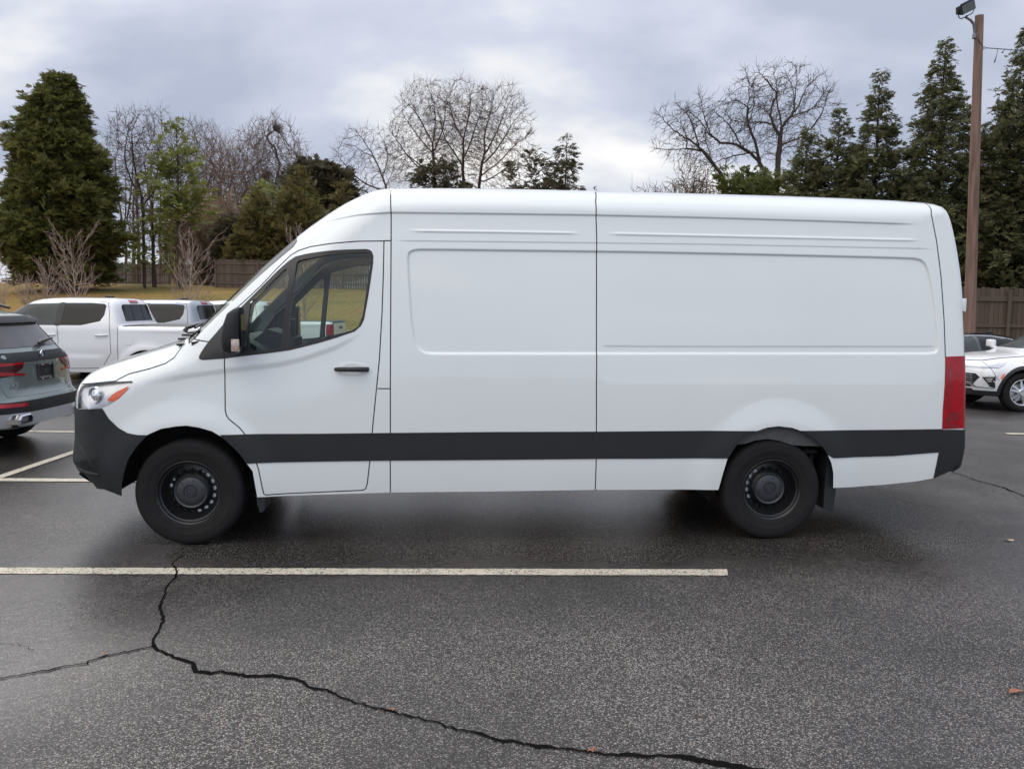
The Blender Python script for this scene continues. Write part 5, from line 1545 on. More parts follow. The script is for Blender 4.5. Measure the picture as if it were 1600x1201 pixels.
def grow(rg, p, d, length, r, level, cfg, out):
    """one branch and, from along it, its children"""
    nseg = cfg['nseg'][min(level, len(cfg['nseg']) - 1)]
    wob = cfg['wob'][min(level, len(cfg['wob']) - 1)]
    up = cfg['up'][min(level, len(cfg['up']) - 1)]
    pts = [p.copy()]; dirs = [d.copy()]
    rr = [r]
    end = cfg.get('taper', .35)
    for i in range(nseg):
        d = (d + Vector((rg.gauss(0, wob), rg.gauss(0, wob), rg.gauss(0, wob))) + Vector((0, 0, up))).normalized()
        p = p + d * (length / nseg)
        pts.append(p.copy()); dirs.append(d.copy()); rr.append(max(cfg['rmin'], r * (1 - (1 - end) * (i + 1) / nseg)))
    for i in range(nseg): out.append((pts[i], pts[i + 1], rr[i], rr[i + 1], level))
    if level + 1 >= cfg['levels']: return
    k = cfg['kids'][level]
    k = max(1, int(round(k + rg.uniform(-.6, .6))))
    for j in range(k):
        t = cfg.get('start', .25) + (1 - cfg.get('start', .25)) * (j + rg.random()) / k
        if level == 0: t = cfg['fork'] + (1 - cfg['fork']) * (j + rg.random() * .6) / k
        t = min(.999, t)
        i = min(nseg - 1, int(t * nseg)); f = t * nseg - i
        q = pts[i].lerp(pts[i + 1], f)
        dd = dirs[i + 1]
        ax = rot_about(dd.orthogonal().normalized(), dd, rg.uniform(0, 6.283) if level else j * 2.4 + rg.uniform(-.4, .4))
        a0, a1 = cfg['ang'][min(level, len(cfg['ang']) - 1)]
        nd = rot_about(dd, ax, R(rg.uniform(a0, a1)))
        l0, l1 = cfg['len'][min(level, len(cfg['len']) - 1)]
        nl = length * rg.uniform(l0, l1) * (1 - .35 * t if level else 1)
        nr = max(cfg['rmin'], (rr[i] * (1 - f) + rr[i + 1] * f) * rg.uniform(.50, .68))
        grow(rg, q, nd, nl, nr, level + 1, cfg, out)

VASE = dict(levels=5, nseg=[5, 6, 4, 3, 2], wob=[.04, .09, .13, .17, .22], up=[.03, .06, .06, .05, .04], kids=[8, 7, 6, 5], ang=[(18, 44), (22, 45), (25, 55), (30, 60)], len=[(.85, 1.2), (.42, .62), (.42, .62), (.42, .65)], fork=.42, start=.22, rmin=.011)
OAK = dict(levels=5, nseg=[5, 8, 6, 4, 3], wob=[.06, .20, .26, .28, .30], up=[.03, .02, .04, .04, .04], kids=[6, 6, 5, 4], ang=[(38, 75), (35, 70), (35, 75), (30, 70)], len=[(.75, 1.1), (.40, .62), (.42, .62), (.40, .6)], fork=.45, start=.25, rmin=.014)
TALL = dict(levels=5, nseg=[9, 5, 4, 3, 2], wob=[.03, .10, .14, .18, .2], up=[.05, .07, .06, .05, .04], kids=[20, 6, 5, 4], ang=[(30, 55), (25, 50), (25, 55), (30, 60)], len=[(.22, .38), (.45, .62), (.45, .6), (.45, .6)], fork=.32, start=.2, rmin=.010, taper=.12)
SAPL = dict(levels=4, nseg=[7, 5, 4, 3], wob=[.04, .08, .12, .16], up=[.06, .06, .05, .04], kids=[26, 5, 3], ang=[(30, 50), (18, 34), (20, 36)], len=[(.36, .60), (.35, .55), (.4, .55)], fork=.08, start=.15, rmin=.0045, taper=.10)
BUSH = dict(levels=4, nseg=[4, 5, 4, 3], wob=[.12, .14, .18, .22], up=[.05, .05, .04, .04], kids=[7, 7, 5], ang=[(12, 40), (20, 50), (25, 60)], len=[(.7, 1.1), (.4, .65), (.4, .6)], fork=.03, start=.15, rmin=.009, taper=.2)

def bare_tree(label, x, y, h, seed, cfg, r, mt, mb, name='bare_tree', trunk_len=.55, lean=(0, 0), group='bare winter trees', stems=1, crown_name='crown', z=None, spread=1.0, cat='tree'):
    rg = random.Random(seed)
    root = thing(name, label, cat, (x, y, (terrain_z(x, y) - .08) if z is None else z), 0, group)
    out = []
    for s in range(stems):
        d = Vector((lean[0] + (rg.gauss(0, .22) if stems > 1 else 0), lean[1] + (rg.gauss(0, .22) if stems > 1 else 0), 1)).normalized()
        grow(rg, Vector((rg.gauss(0, .25), rg.gauss(0, .25), 0)) if stems > 1 else Vector((0, 0, 0)), d, h * trunk_len * (rg.uniform(.7, 1) if stems > 1 else 1), r, 0, cfg, out)
    top = max(s[1].z for s in out)
    k = h / top
    sc_ = Vector((k * spread, k * spread, k))
    fin = [(Vector((a.x * sc_.x, a.y * sc_.y, a.z * sc_.z)), Vector((b.x * sc_.x, b.y * sc_.y, b.z * sc_.z)), r0, r1, l) for a, b, r0, r1, l in out]
    small = [s for s in fin if s[4] > 2]
    tubes_mesh([s for s in fin if s[4] <= 2], 'trunk', mt, root, 6)
    if small: tubes_mesh(small, crown_name, mb, root, 3)
    return root

def spray(n, ln, w, droop, rg):
    """flat fan of pointed leaflets along a short stem pointing +x; returns (n,4,3)"""
    Q = np.zeros((n, 4, 3))
    for i in range(n):
        t = (i + .5) / n
        s = 1 if i % 2 else -1
        a = s * rg.uniform(.45, .95) * (1 - .6 * t)
        l = ln * rg.uniform(.5, .8) * (1 - .35 * t)
        o = np.array([ln * t * .75, 0, -droop * ln * t * t])
        d = np.array([math.cos(a), math.sin(a), rg.uniform(-.35, .25)])
        pr = np.array([-math.sin(a), math.cos(a), rg.uniform(-.4, .4)])
        Q[i] = [o, o + d * l * .5 + pr * w * .5, o + d * l, o + d * l * .5 - pr * w * .5]
    return Q

def foliage(name, m, parent, pos, dirs, sizes, seed, n=9, w=.34, droop=.3, kinds=6):
    """many sprays in one mesh; pos/dirs (k,3)"""
    rg = random.Random(seed); ng = np.random.RandomState(seed)
    pos = np.asarray(pos, float); dirs = np.asarray(dirs, float); sizes = np.asarray(sizes, float)
    dirs /= np.maximum(1e-9, np.linalg.norm(dirs, axis=1))[:, None]
    T = np.stack([spray(n, 1, w, droop, rg) for _ in range(kinds)])
    k = len(pos)
    up = np.tile(np.array([[0., 0, 1.]]), (k, 1)) + ng.normal(0, .45, (k, 3))
    yv = np.cross(up, dirs); yv /= np.maximum(1e-9, np.linalg.norm(yv, axis=1))[:, None]
    zv = np.cross(dirs, yv)
    L = T[ng.randint(0, kinds, k)] * sizes[:, None, None, None]
    V = pos[:, None, None] + L[..., 0:1] * dirs[:, None, None] + L[..., 1:2] * yv[:, None, None] + L[..., 2:3] * zv[:, None, None]
    V = V.reshape(-1, 3)
    F = np.arange(len(V), dtype=np.int32).reshape(-1, 4)
    return fast_mesh(name, V, F, m, parent)

def conifer(label, x, y, h, rad, seed, m, clumps=240, per=9, size=.55, shape=1.0, base=.04, upsweep=.35, name='conifer', group=None, open_=.0, jag=.22, lean=0, z=None, round_=0, n=12, w=.17, droop=.3, trunk='bark_dark', core=.45, skew=None, cat='tree'):
    """clumps of sprays set out on limbs round a trunk"""
    rg = random.Random(seed); ng = np.random.RandomState(seed)
    root = thing(name, label, cat, (x, y, (terrain_z(x, y) - .08) if z is None else z), 0, group)
    seg = []
    def env(t):
        if round_: return max(.03, (1 - abs(2 * ((t - base) / (1 - base)) - 1) ** round_) ** .5)
        return max(.02, (1 - t) ** shape) * min(1, .72 + (t - base) * 1.6)
    g = []
    nz = 10
    pts = [Vector((lean * h * (i / nz) ** 1.5 + rg.gauss(0, .012) * h * .1, rg.gauss(0, .001) * h, h * .985 * i / nz)) for i in range(nz + 1)]
    tr = max(.06, h * .016)
    for i in range(nz): seg.append((pts[i], pts[i + 1], tr * (1.05 - i / nz), tr * (1.05 - (i + 1) / nz)))
    P, D, S = [], [], []
    limbs = []
    a = 0
    for c in range(clumps):
        # heights weighted by the surface there
        for _ in range(30):
            t = base + (1 - base) * rg.random()
            if rg.random() < env(t) + .12: break
        a += 2.399 + rg.uniform(-.5, .5)
        wob = 1 + jag * (math.sin(3 * a + t * 17 + seed) * .5 + rg.uniform(-.8, .55))
        R0 = rad * env(t) * wob
        if skew: R0 *= skew(a, t)
        f = rg.uniform(core, 1) if rg.random() > open_ else rg.uniform(.8, 1)
        zc = h * t
        hub = pts[min(nz, int(t * nz))]
        dirv = Vector((math.cos(a), math.sin(a), upsweep * rg.uniform(.3, 1.3)))
        ctr = Vector((hub.x, hub.y, zc)) + dirv * R0 * f
        limbs.append((Vector((hub.x, hub.y, max(.1, zc - .1 * R0))), ctr, max(.012, .012 * R0 + .008), .008))
        cs = size * (.55 + .75 * env(t))
        nn = max(3, int(per * (.6 + .6 * env(t))))
        for _ in range(nn):
            q = ctr + Vector((rg.gauss(0, .42), rg.gauss(0, .42), rg.gauss(0, .26))) * cs
            dd = (Vector((q.x - hub.x, q.y - hub.y, 0)).normalized() + Vector((rg.gauss(0, .5), rg.gauss(0, .5), upsweep + rg.gauss(0, .35))))
            P.append(q); D.append(dd); S.append(cs * rg.uniform(.55, 1.15))
    # leader at the tip
    for k in range(10):
        q = pts[-1] + Vector((rg.gauss(0, .05), rg.gauss(0, .05), -h * .012 * k))
        P.append(q); D.append(Vector((rg.gauss(0, .5), rg.gauss(0, .5), 1))); S.append(size * .45)
    tubes_mesh(seg + limbs, 'trunk', M[trunk], root, 6)
    foliage('crown', m, root, P, D, S, seed, n, w, droop)
    return root

def at(u, v, Y):
    """metres across and up for something seen at a given depth (used once, to survey the trees from the photograph)"""
    cx = Vector(_f) + _x2 * ((u - 800) / 1306.96) - _u2 * ((v - 600.5) / 1306.96)
    t = Y / cx.y
    return cx.x * t, 1.774 + cx.z * t

def hgt(u, v, Y):
    x, z = at(u, v, Y)
    return x, z - terrain_z(x, Y) + .08
def colony(rg, seeds, att, step, infl, kill, jit, keep=.45, iters=130):
    """twigs growing from the seed limbs towards every free spot of the crown; returns points and parents"""
    P, par, dr = [], [], []
    for pts, attach in seeds:
        prev = attach
        if attach is not None and attach < 0:
            a = np.array([(q - pts[0]).length_squared for q in P]); prev = int(np.argmin(a))
        for i, q in enumerate(pts):
            if prev is not None and i == 0 and attach is not None: 
                if (P[prev] - q).length < 1e-3: continue
            P.append(q.copy()); par.append(-1 if prev is None else prev)
            dr.append((q - P[prev]).normalized() if prev is not None else Vector((0, 0, 1)))
            prev = len(P) - 1
    X = np.array([tuple(q) for q in P]); Dv = np.array([tuple(d) for d in dr]); par = list(par)
    A = np.asarray(att, float)
    ng = np.random.RandomState(rg.randint(0, 9999))
    bd = np.full(len(A), 1e9); bi = np.zeros(len(A), int)
    def upd(i0, i1):
        for j in range(i0, i1, 256):
            blk = X[j:min(j + 256, i1)]
            d = ((A[:, None, :] - blk[None]) ** 2).sum(2)
            k = d.argmin(1); dm = d[np.arange(len(A)), k]
            m = dm < bd
            bd[m] = dm[m]; bi[m] = k[m] + j
    upd(0, len(X))
    for _ in range(iters):
        act = bd < infl * infl
        if not act.any(): break
        nodes = np.unique(bi[act])
        acc = np.zeros((len(X), 3)); v = A[act] - X[bi[act]]; v /= np.maximum(1e-6, np.linalg.norm(v, axis=1))[:, None]
        np.add.at(acc, bi[act], v)
        d = acc[nodes]; d /= np.maximum(1e-6, np.linalg.norm(d, axis=1))[:, None]
        d = d + keep * Dv[nodes] + ng.normal(0, jit, d.shape); d /= np.maximum(1e-6, np.linalg.norm(d, axis=1))[:, None]
        n0 = len(X)
        X = np.vstack([X, X[nodes] + d * step]); Dv = np.vstack([Dv, d]); par += list(map(int, nodes))
        upd(n0, len(X))
        live = bd > kill * kill
        if live.sum() < 4: break
        A = A[live]; bd = bd[live]; bi = bi[live]
        if len(X) > 26000: break
    return X, np.array(par), Dv

def colony_tree(label, limbs, Y, seed, att_px, n_att, mt, mb, name='bare_tree', step=.34, infl=4.0, kill=.55, jit=.12, tip=.0085, twig=(.25, .7), cut=1.0, depth=.25, group='bare winter trees', expo=.43, rmax=.4, twigs=1.6):
    """bare tree: limbs seen in the photograph, then fine growth filling ellipsoids (u, v, half width, half height in picture units at depth Y)"""
    rg = random.Random(seed); ng = np.random.RandomState(seed)
    S = [[Vector((at(u, v, Y)[0], 0, at(u, v, Y)[1])) for u, v in l] for l in limbs]
    x0 = S[0][0].x; z0 = terrain_z(x0, Y) - .08
    root = thing(name, label, 'tree', (x0, Y, z0), 0, group)
    S = [[p - Vector((x0, 0, z0)) for p in l] for l in S]
    S[0] = [Vector((S[0][0].x, 0, 0)), Vector((S[0][0].x, 0, S[0][0].z * .5))] + S[0]
    seeds = []; done = []
    for li, l in enumerate(S):
        y0 = 0.
        if li:
            q = min(done, key=lambda d: (d.x - l[0].x) ** 2 + (d.z - l[0].z) ** 2); y0 = q.y
        tot = sum((b - a).length for a, b in zip(l[:-1], l[1:]))
        dy = rg.uniform(-1, 1) * depth * tot if li else 0
        sm = chaikin(np.array([[p.x, p.z] for p in l]), 2)
        fine = densify([tuple(a) for a in sm], step)
        n = len(fine); m = n if not li else max(2, int(n * cut))
        pp = [Vector((a + rg.gauss(0, .015), y0 + dy * (i / n) ** 1.3, b + rg.gauss(0, .015))) for i, (a, b) in enumerate(fine[:m])]
        done += pp
        seeds.append((pp, None if li == 0 else -1))
    att = []
    for (u, v, ru, rv, w) in att_px:
        cx, cz = at(u, v, Y); sx = ru * Y / 1306.96; sz = rv * Y / 1306.96
        k = int(n_att * w)
        q = ng.normal(size=(k, 3)); q /= np.linalg.norm(q, axis=1)[:, None]
        q *= (ng.rand(k, 1) ** (1 / 2.6))
        att.append(np.stack([cx - x0 + q[:, 0] * sx, q[:, 1] * sx * .9, cz - z0 + q[:, 2] * sz], 1))
    X, par, Dv = colony(rg, seeds, np.concatenate(att), step, infl, kill, jit)
    n = len(X)
    kids = np.zeros(n, int)
    for i in range(n):
        if par[i] >= 0: kids[par[i]] += 1
    wgt = np.where(kids == 0, 1.0, 0.0)
    order = np.argsort(-np.arange(n))
    for i in order:
        if par[i] >= 0: wgt[par[i]] += wgt[i]
    # seeds are listed before what grows from them, but limbs may hang on later points: settle once more
    rad = np.minimum(rmax, tip * np.maximum(1, wgt) ** expo)
    big, small = [], []
    for i in range(n):
        if par[i] < 0: continue
        a, b = Vector(X[par[i]]), Vector(X[i])
        if (a - b).length < 1e-5: continue
        s = (a, b, min(rad[par[i]], rad[i] * 1.35), rad[i])
        (big if rad[i] > tip * 3.2 else small).append(s)
    for i in range(n):
        if wgt[i] > 6: continue
        for _ in range(int(twigs + rg.random())):
            d = Vector(Dv[i]); ax = rot_about(d.orthogonal().normalized(), d, rg.uniform(0, 6.283))
            d = rot_about(d, ax, R(rg.uniform(15, 60)))
            l = rg.uniform(*twig); p = Vector(X[i]); m_ = p + d * l * .5
            d2 = (d + Vector((rg.gauss(0, .25), rg.gauss(0, .25), .15 + rg.gauss(0, .2)))).normalized(); e = m_ + d2 * l * .5
            small.append((p, m_, tip * .85, tip * .7)); small.append((m_, e, tip * .7, tip * .45))
    tubes_mesh(big, 'trunk', mt, root, 6)
    tubes_mesh(small, 'crown', mb, root, 3)
    return root
# --- evergreens at the left
x, h = hgt(108, 116, 44)
conifer('huge dense dark evergreen filling the left edge, rounded at the top', x - 1.0, 44, h - .1, 2.68, 11, M['leaf_ever'], clumps=1150, per=15, size=.50, shape=.50, base=.015, lean=.05, upsweep=.45, name='evergreen_tree', jag=.24, core=.60, n=14, w=.15,
        skew=lambda a, t: 1.0 + .10 * math.cos(a) * (1 if t < .6 else -1))
x, h = hgt(272, 180, 46)
conifer('loose yellow-green pine with a visible trunk beside the bare tree', x + .1, 46, h - .1, 1.75, 12, M['leaf_pine'], clumps=120, per=8, size=.50, shape=.62, base=.30, upsweep=.5, name='pine_tree', jag=.55, open_=.45, trunk='bark_brown', core=.25)
conifer('slender green conifer sapling under the yellow-green pine', at(240, 400, 47)[0], 47, 7.0, 1.3, 14, M['leaf_pine'], clumps=46, per=6, size=.5, shape=.7, base=.1, upsweep=.1, name='conifer_sapling', open_=.7, core=.2)
x, h = hgt(403, 292, 50)
conifer('narrow pointed bronze-green cypress in front of the wooden fence', x, 50, h, 2.0, 15, M['leaf_bronze'], clumps=330, per=9, size=.42, shape=.9, base=.02, upsweep=.8, name='cypress_tree', jag=.15, core=.6)
x, h = hgt(468, 262, 50)
conifer('taller bronze-green cypress just above the windscreen of the van', x, 50, h, 2.15, 16, M['leaf_bronze'], clumps=380, per=9, size=.42, shape=.75, base=.02, upsweep=.8, name='cypress_tree', jag=.15, core=.6)
x, h = hgt(362, 335, 52)
conifer('low dark conifer left of the pointed cypress', x, 52, h, 1.8, 17, M['leaf_dark'], clumps=200, per=9, size=.5, shape=.6, base=.02, upsweep=.4, name='conifer', jag=.25)
x, h = hgt(500, 257, 62)
conifer('dark round-topped pine behind the cypresses', x, 62, h, 2.0, 18, M['leaf_dark'], clumps=330, per=9, size=.62, base=.25, upsweep=.5, name='pine_tree', round_=2.4, jag=.15, core=.6)
x, h = hgt(440, 290, 58)
conifer('pale green loose pine between the two cypresses', x, 58, h, 2.2, 19, M['leaf_pine'], clumps=110, per=8, size=.6, base=.15, upsweep=.3, name='pine_tree', round_=2, open_=.6, jag=.3)
x, h = hgt(535, 285, 57)
conifer('bronze shrub-like cypress at the edge of the van roof', x, 57, h, 1.5, 20, M['leaf_bronze'], clumps=150, per=8, size=.5, shape=.6, base=.02, upsweep=.6, name='cypress_tree', jag=.2)
# --- middle
x, h = hgt(885, 210, 60)
conifer('pointed dark spruce above the middle of the van roof', x, 60, h, 2.6, 21, M['leaf_dark'], clumps=190, per=8, size=.60, shape=.80, base=.12, upsweep=.05, name='spruce_tree', jag=.38, open_=.5)
x, h = hgt(838, 238, 64)
conifer('brownish ragged cedar left of the pointed spruce', x, 64, h, 2.1, 22, M['leaf_dark'], clumps=120, per=7, size=.62, base=.2, upsweep=.2, name='cedar_tree', round_=2, jag=.5, open_=.5)
x, h = hgt(680, 250, 66)
conifer('dim dark cedar at the foot of the big bare tree', x, 66, h, 2.3, 23, M['leaf_dark'], clumps=120, per=7, size=.62, base=.15, upsweep=.2, name='cedar_tree', round_=2, jag=.5, open_=.6)
x, h = hgt(930, 291, 58)
conifer('tiny conifer tip just showing over the roof seam of the van', x, 58, h, 1.0, 24, M['leaf_dark'], clumps=60, per=5, size=.4, shape=1, base=.1, upsweep=.1, name='conifer', jag=.4)
# --- row of cedars behind the right-hand fence
R_ROW = 'tall cedars in a row behind the right-hand fence'
for u, v, Y, rr, sd, lab, cl in ((1262, 200, 31, 2.5, 31, 'shortest cedar of the row, leftmost above the van roof', 560), (1312, 168, 30.5, 2.6, 32, 'second cedar from the left of the row, crown merged with the shortest', 620), (1376, 112, 29.5, 2.1, 33, 'slim pointed cedar standing clear left of the tall one beside the pole', 640),
                             (1425, 235, 30.5, 2.0, 36, 'low cedar filling the gap left of the lamp pole', 330), (1478, 64, 28.5, 2.6, 34, 'tall pointed cedar just left of the lamp pole', 760), (1607, 42, 27.5, 2.9, 35, 'tallest cedar, cut off by the right edge behind the pole', 900), (1690, 80, 28, 2.3, 37, 'cedar at the far right end of the row', 400), (1545, 280, 29.5, 2.0, 38, 'low cedar filling the gap right behind the lamp pole', 420)):
    x, h = hgt(u, v, Y)
    conifer(lab, x, Y, h, rr, sd, M['leaf_cedar'], clumps=int(cl * 1.35), per=11, size=.345, shape=.98, base=.02, upsweep=.25, name='cedar_tree', group=R_ROW, jag=.30, core=.5, n=12, w=.17, droop=.4)
for u, v, Y, sd, lab in ((1168, 274, 40, 41, 'bright green shrub left of the two big bare oaks'), (1212, 284, 38, 42, 'yellow-green shrub at the foot of the leaning oak')):
    x, h = hgt(u, v, Y)
    conifer(lab, x, Y, h, 1.35, sd, M['leaf_shrub'], clumps=170, per=8, size=.42, base=.05, upsweep=.7, name='shrub', group=None, round_=2.4, jag=.35, cat='shrub')

# --- bare trees
colony_tree('dark bare tree with a thick trunk right of the huge evergreen', [[(226, 442), (225, 400), (224, 350), (222, 310), (216, 290)], [(222, 308), (205, 285), (196, 262), (192, 235), (195, 200)], [(220, 300), (214, 270), (212, 235), (216, 195)], [(222, 312), (240, 290), (256, 272), (262, 262)], [(224, 320), (240, 300), (244, 260), (240, 215)], [(223, 330), (206, 318), (196, 310)]],
            46.5, 3, [(216, 232, 48, 64, 1.0)], 1700, M['bark_dark'], M['twig_dark'], 'bare_tree', .26, 3.5, .40, .16, .009, (.2, .6), .9, .25, twigs=2.2, expo=.46, rmax=.22)
for u, v, Y, sd, hw, lab in ((300, 188, 68, 5, 42, 'fine-twigged bare tree behind the yellow-green pine'), (385, 205, 66, 6, 40, 'bare tree rising behind the wooden fence, left of a twin'), (432, 183, 64, 7, 48, 'broad bare tree behind the pointed cypresses'), (345, 212, 72, 8, 34, 'thin bare tree in the gap left of the broad one'), (196, 176, 60, 43, 30, 'thin bare tree close behind the huge evergreen'),
                             (250, 172, 74, 71, 40, 'hazy bare tree behind the trunk of the pine'), (326, 196, 76, 72, 40, 'hazy bare tree right of the pine crown'), (408, 190, 78, 73, 42, 'hazy bare tree at the back between two nearer ones'), (466, 222, 74, 74, 32, 'hazy bare tree left of the round-topped pine'), (365, 240, 62, 75, 38, 'lower brown bare tree in front of the hazy belt')):
    hh = (440 - v) / 2
    colony_tree(lab, [[(u, 430), (u + 2, 400), (u - 2, 360), (u + 1, 320), (u, v + hh * .75)], [(u, 370), (u - hw * .45, 310), (u - hw * .7, v + hh * .6)], [(u, 355), (u + hw * .45, 300), (u + hw * .7, v + hh * .55)]], Y, sd, [(u, v + hh * .78, hw, hh * .80, 1)], 2300,
                M['bark_grey'], M['twig_grey'] if sd % 2 else M['twig_brown'], 'bare_tree', .38, 4, .48, .10, .0125, (.3, 1.1), 1, .22, twigs=3.6, expo=.42, rmax=.22)
for u, v, Y, sd, lab, sp in ((315, 285, 54, 9, 'tan thicket of bare stems beside the trunk of the pine', 1.0), (350, 292, 56, 10, 'tan bare thicket left of the dark conifer', 1.0), (268, 300, 53, 44, 'bare brushy stems in front of the pine trunk', .8), (470, 300, 60, 45, 'reddish bare brush behind the tall cypress', .9)):
    x, h = hgt(u, v, Y)
    bare_tree(lab, x, Y, h, sd, dict(BUSH, kids=[9, 8, 6], rmin=.011), .07, M['twig_tan'], M['twig_tan'], name='bare_shrub', stems=13, trunk_len=.6, group='bare thickets under the trees', spread=.62 * sp, cat='shrub')
def cropA(l): return [(980 + a / 4.62, 60 + b / 4.62) for a, b in l]
def cropB(l): return [(480 + a / 3.478, 100 + b / 3.478) for a, b in l]
colony_tree('tall gnarled bare oak with an upright forked trunk right of centre', [cropA(l) for l in (
    [(1080, 1100), (1085, 1000), (1090, 850), (1105, 720), (1115, 640)],
    [(1115, 640), (1160, 590), (1210, 530), (1215, 450), (1210, 380), (1190, 300), (1165, 230)], [(1115, 640), (1105, 560), (1090, 480), (1080, 400), (1090, 320), (1070, 240)],
    [(1105, 700), (1075, 670), (1050, 620), (1035, 560), (1010, 530), (960, 500), (940, 480)], [(1160, 590), (1210, 550), (1290, 540), (1340, 500), (1400, 420), (1405, 395)],
    [(1110, 770), (1180, 740), (1250, 720), (1310, 670), (1380, 600), (1430, 520), (1460, 440), (1480, 380), (1530, 300)], [(1115, 810), (1160, 780), (1250, 785)],
    [(1210, 530), (1260, 450), (1300, 350), (1350, 310), (1400, 250)], [(1035, 560), (1040, 480), (1075, 420), (1090, 340)], [(1215, 450), (1235, 330), (1240, 230), (1245, 180)],
    [(1050, 620), (980, 600), (920, 610)], [(1080, 400), (1030, 350), (980, 300), (930, 250)])], 42, 14, [(1222, 177, 90, 80, 1.0)], 900, M['bark_dark'], M['twig_dark'], 'bare_oak', .24, 3, .42, .28, .0095, (.2, .6), .95, .28, twigs=2.2, expo=.49, rmax=.2)
colony_tree('gnarled bare oak leaning left on a bent trunk', [cropA(l) for l in (
    [(1030, 1110), (1015, 1040), (990, 960), (950, 890), (900, 840), (830, 790), (760, 755), (680, 760), (640, 730), (600, 690), (580, 640), (550, 560), (540, 480), (510, 400)],
    [(955, 890), (940, 800), (920, 720), (890, 650), (880, 600), (910, 560), (925, 480), (935, 380), (930, 300)], [(880, 600), (870, 530), (885, 420), (880, 300), (850, 220)],
    [(880, 640), (850, 570)], [(885, 500), (840, 460), (790, 430), (740, 455)], [(640, 730), (590, 690), (540, 600), (460, 540), (440, 500)], [(830, 790), (790, 700), (740, 610), (680, 550), (640, 510)],
    [(930, 820), (850, 830), (760, 850), (680, 870), (640, 900)])], 43, 25, [(1120, 205, 62, 62, .8), (1165, 165, 30, 55, .3)], 800, M['bark_dark'], M['twig_dark'], 'bare_oak', .24, 3, .42, .28, .0095, (.2, .6), .95, .28, twigs=2.2, expo=.49, rmax=.22)
colony_tree('low bare oak stretching far left over the van roof', [cropA(l) for l in (
    [(720, 1100), (690, 1010), (660, 950), (600, 880), (540, 810), (480, 750), (420, 720), (380, 690), (340, 670), (290, 620), (250, 570), (200, 540)],
    [(540, 810), (470, 800), (400, 795), (300, 800), (200, 790)], [(520, 770), (490, 680), (460, 590), (430, 530), (360, 470)], [(430, 790), (435, 700), (390, 620), (350, 560)], [(600, 880), (590, 800), (560, 740), (570, 680)])],
    44, 26, [(1068, 205, 46, 52, .7), (1090, 250, 50, 30, .3)], 700, M['bark_dark'], M['twig_dark'], 'bare_oak', .24, 3, .42, .28, .0095, (.2, .6), .95, .28, twigs=2.2, expo=.49, rmax=.19)
colony_tree('big vase-shaped bare tree, left stem of three behind the van roof', [cropB(l) for l in (
    [(690, 760), (690, 670), (690, 540), (680, 430)], [(680, 430), (640, 350), (590, 260), (530, 200), (475, 175)], [(680, 440), (700, 330), (690, 200), (640, 115)], [(690, 470), (740, 360), (760, 230), (740, 95)],
    [(685, 640), (640, 600), (560, 520), (490, 420), (430, 330), (372, 250)], [(690, 600), (600, 540), (520, 470), (470, 380)], [(680, 480), (620, 420), (560, 330), (490, 250)])], 68, 13, [(668, 215, 62, 88, 1.0), (630, 240, 38, 60, .3)], 2600, M['bark_brown'], M['twig_grey'], 'bare_tree', .36, 4, .48, .10, .0105, (.3, .95), .72, .22, twigs=3.6, expo=.46, rmax=.34)
colony_tree('big vase-shaped bare tree, middle stem of three behind the van roof', [cropB(l) for l in (
    [(850, 760), (850, 670), (845, 560), (850, 400)], [(850, 410), (800, 330), (770, 200), (790, 105)], [(850, 400), (880, 280), (890, 170), (870, 75)], [(845, 520), (890, 430), (910, 350), (960, 230), (955, 135)],
    [(848, 560), (800, 480), (740, 400), (720, 280), (700, 150)])], 69, 23, [(722, 207, 60, 84, 1.0)], 2400, M['bark_brown'], M['twig_grey'], 'bare_tree', .36, 4, .48, .10, .0105, (.3, .95), .72, .22, twigs=3.6, expo=.46, rmax=.34)
colony_tree('big vase-shaped bare tree, right stem of three behind the van roof', [cropB(l) for l in (
    [(930, 760), (935, 670), (945, 570), (965, 480)], [(965, 480), (960, 380), (1000, 260), (1010, 155)], [(965, 490), (1010, 410), (1060, 290), (1090, 170)], [(960, 540), (1030, 470), (1090, 370), (1150, 270), (1175, 235)],
    [(955, 600), (1050, 530), (1130, 440), (1215, 360)], [(955, 640), (1040, 600), (1120, 520), (1200, 470)])], 68.5, 33, [(780, 218, 58, 88, 1.0)], 2400, M['bark_brown'], M['twig_grey'], 'bare_tree', .36, 4, .48, .10, .0105, (.3, .95), .72, .22, twigs=3.6, expo=.46, rmax=.34)
colony_tree('smaller pale bare tree left of the big one over the van cab', [cropB(l) for l in (
    [(440, 780), (430, 670), (400, 590), (360, 500), (310, 420), (270, 370)], [(430, 690), (330, 660), (270, 620), (200, 540), (125, 440)], [(410, 610), (440, 520), (430, 450), (400, 390)], [(360, 500), (300, 480), (240, 420)], [(430, 660), (470, 580), (480, 500)])],
    64, 12, [(575, 255, 62, 60, 1.0)], 1400, M['bark_grey'], M['twig_grey'], 'bare_tree', .36, 4, .50, .10, .0105, (.3, .8), .75, .22, twigs=2.2, expo=.46, rmax=.25)
for u, v, Y, sd, lab in ((1075, 246, 46, 15, 'tangled dark brush low above the van roof'), (1120, 262, 45, 16, 'second clump of dark tangled brush under the leaning oak')):
    x, h = hgt(u, v, Y)
    bare_tree(lab, x, Y, h, sd, dict(BUSH, wob=[.16, .22, .26, .28], kids=[9, 8, 7], rmin=.011), .07, M['twig_dark'], M['twig_brown'], name='bare_shrub', stems=15, trunk_len=.7, spread=.95, group='bare thickets under the trees', cat='shrub')
x, h = hgt(1003, 264, 70)
bare_tree('faint spindly bare sapling left of the dark tangled brush', x, 70, h, 17, dict(SAPL, kids=[10, 4, 3]), .10, M['twig_grey'], M['twig_grey'], spread=.6, trunk_len=.9)
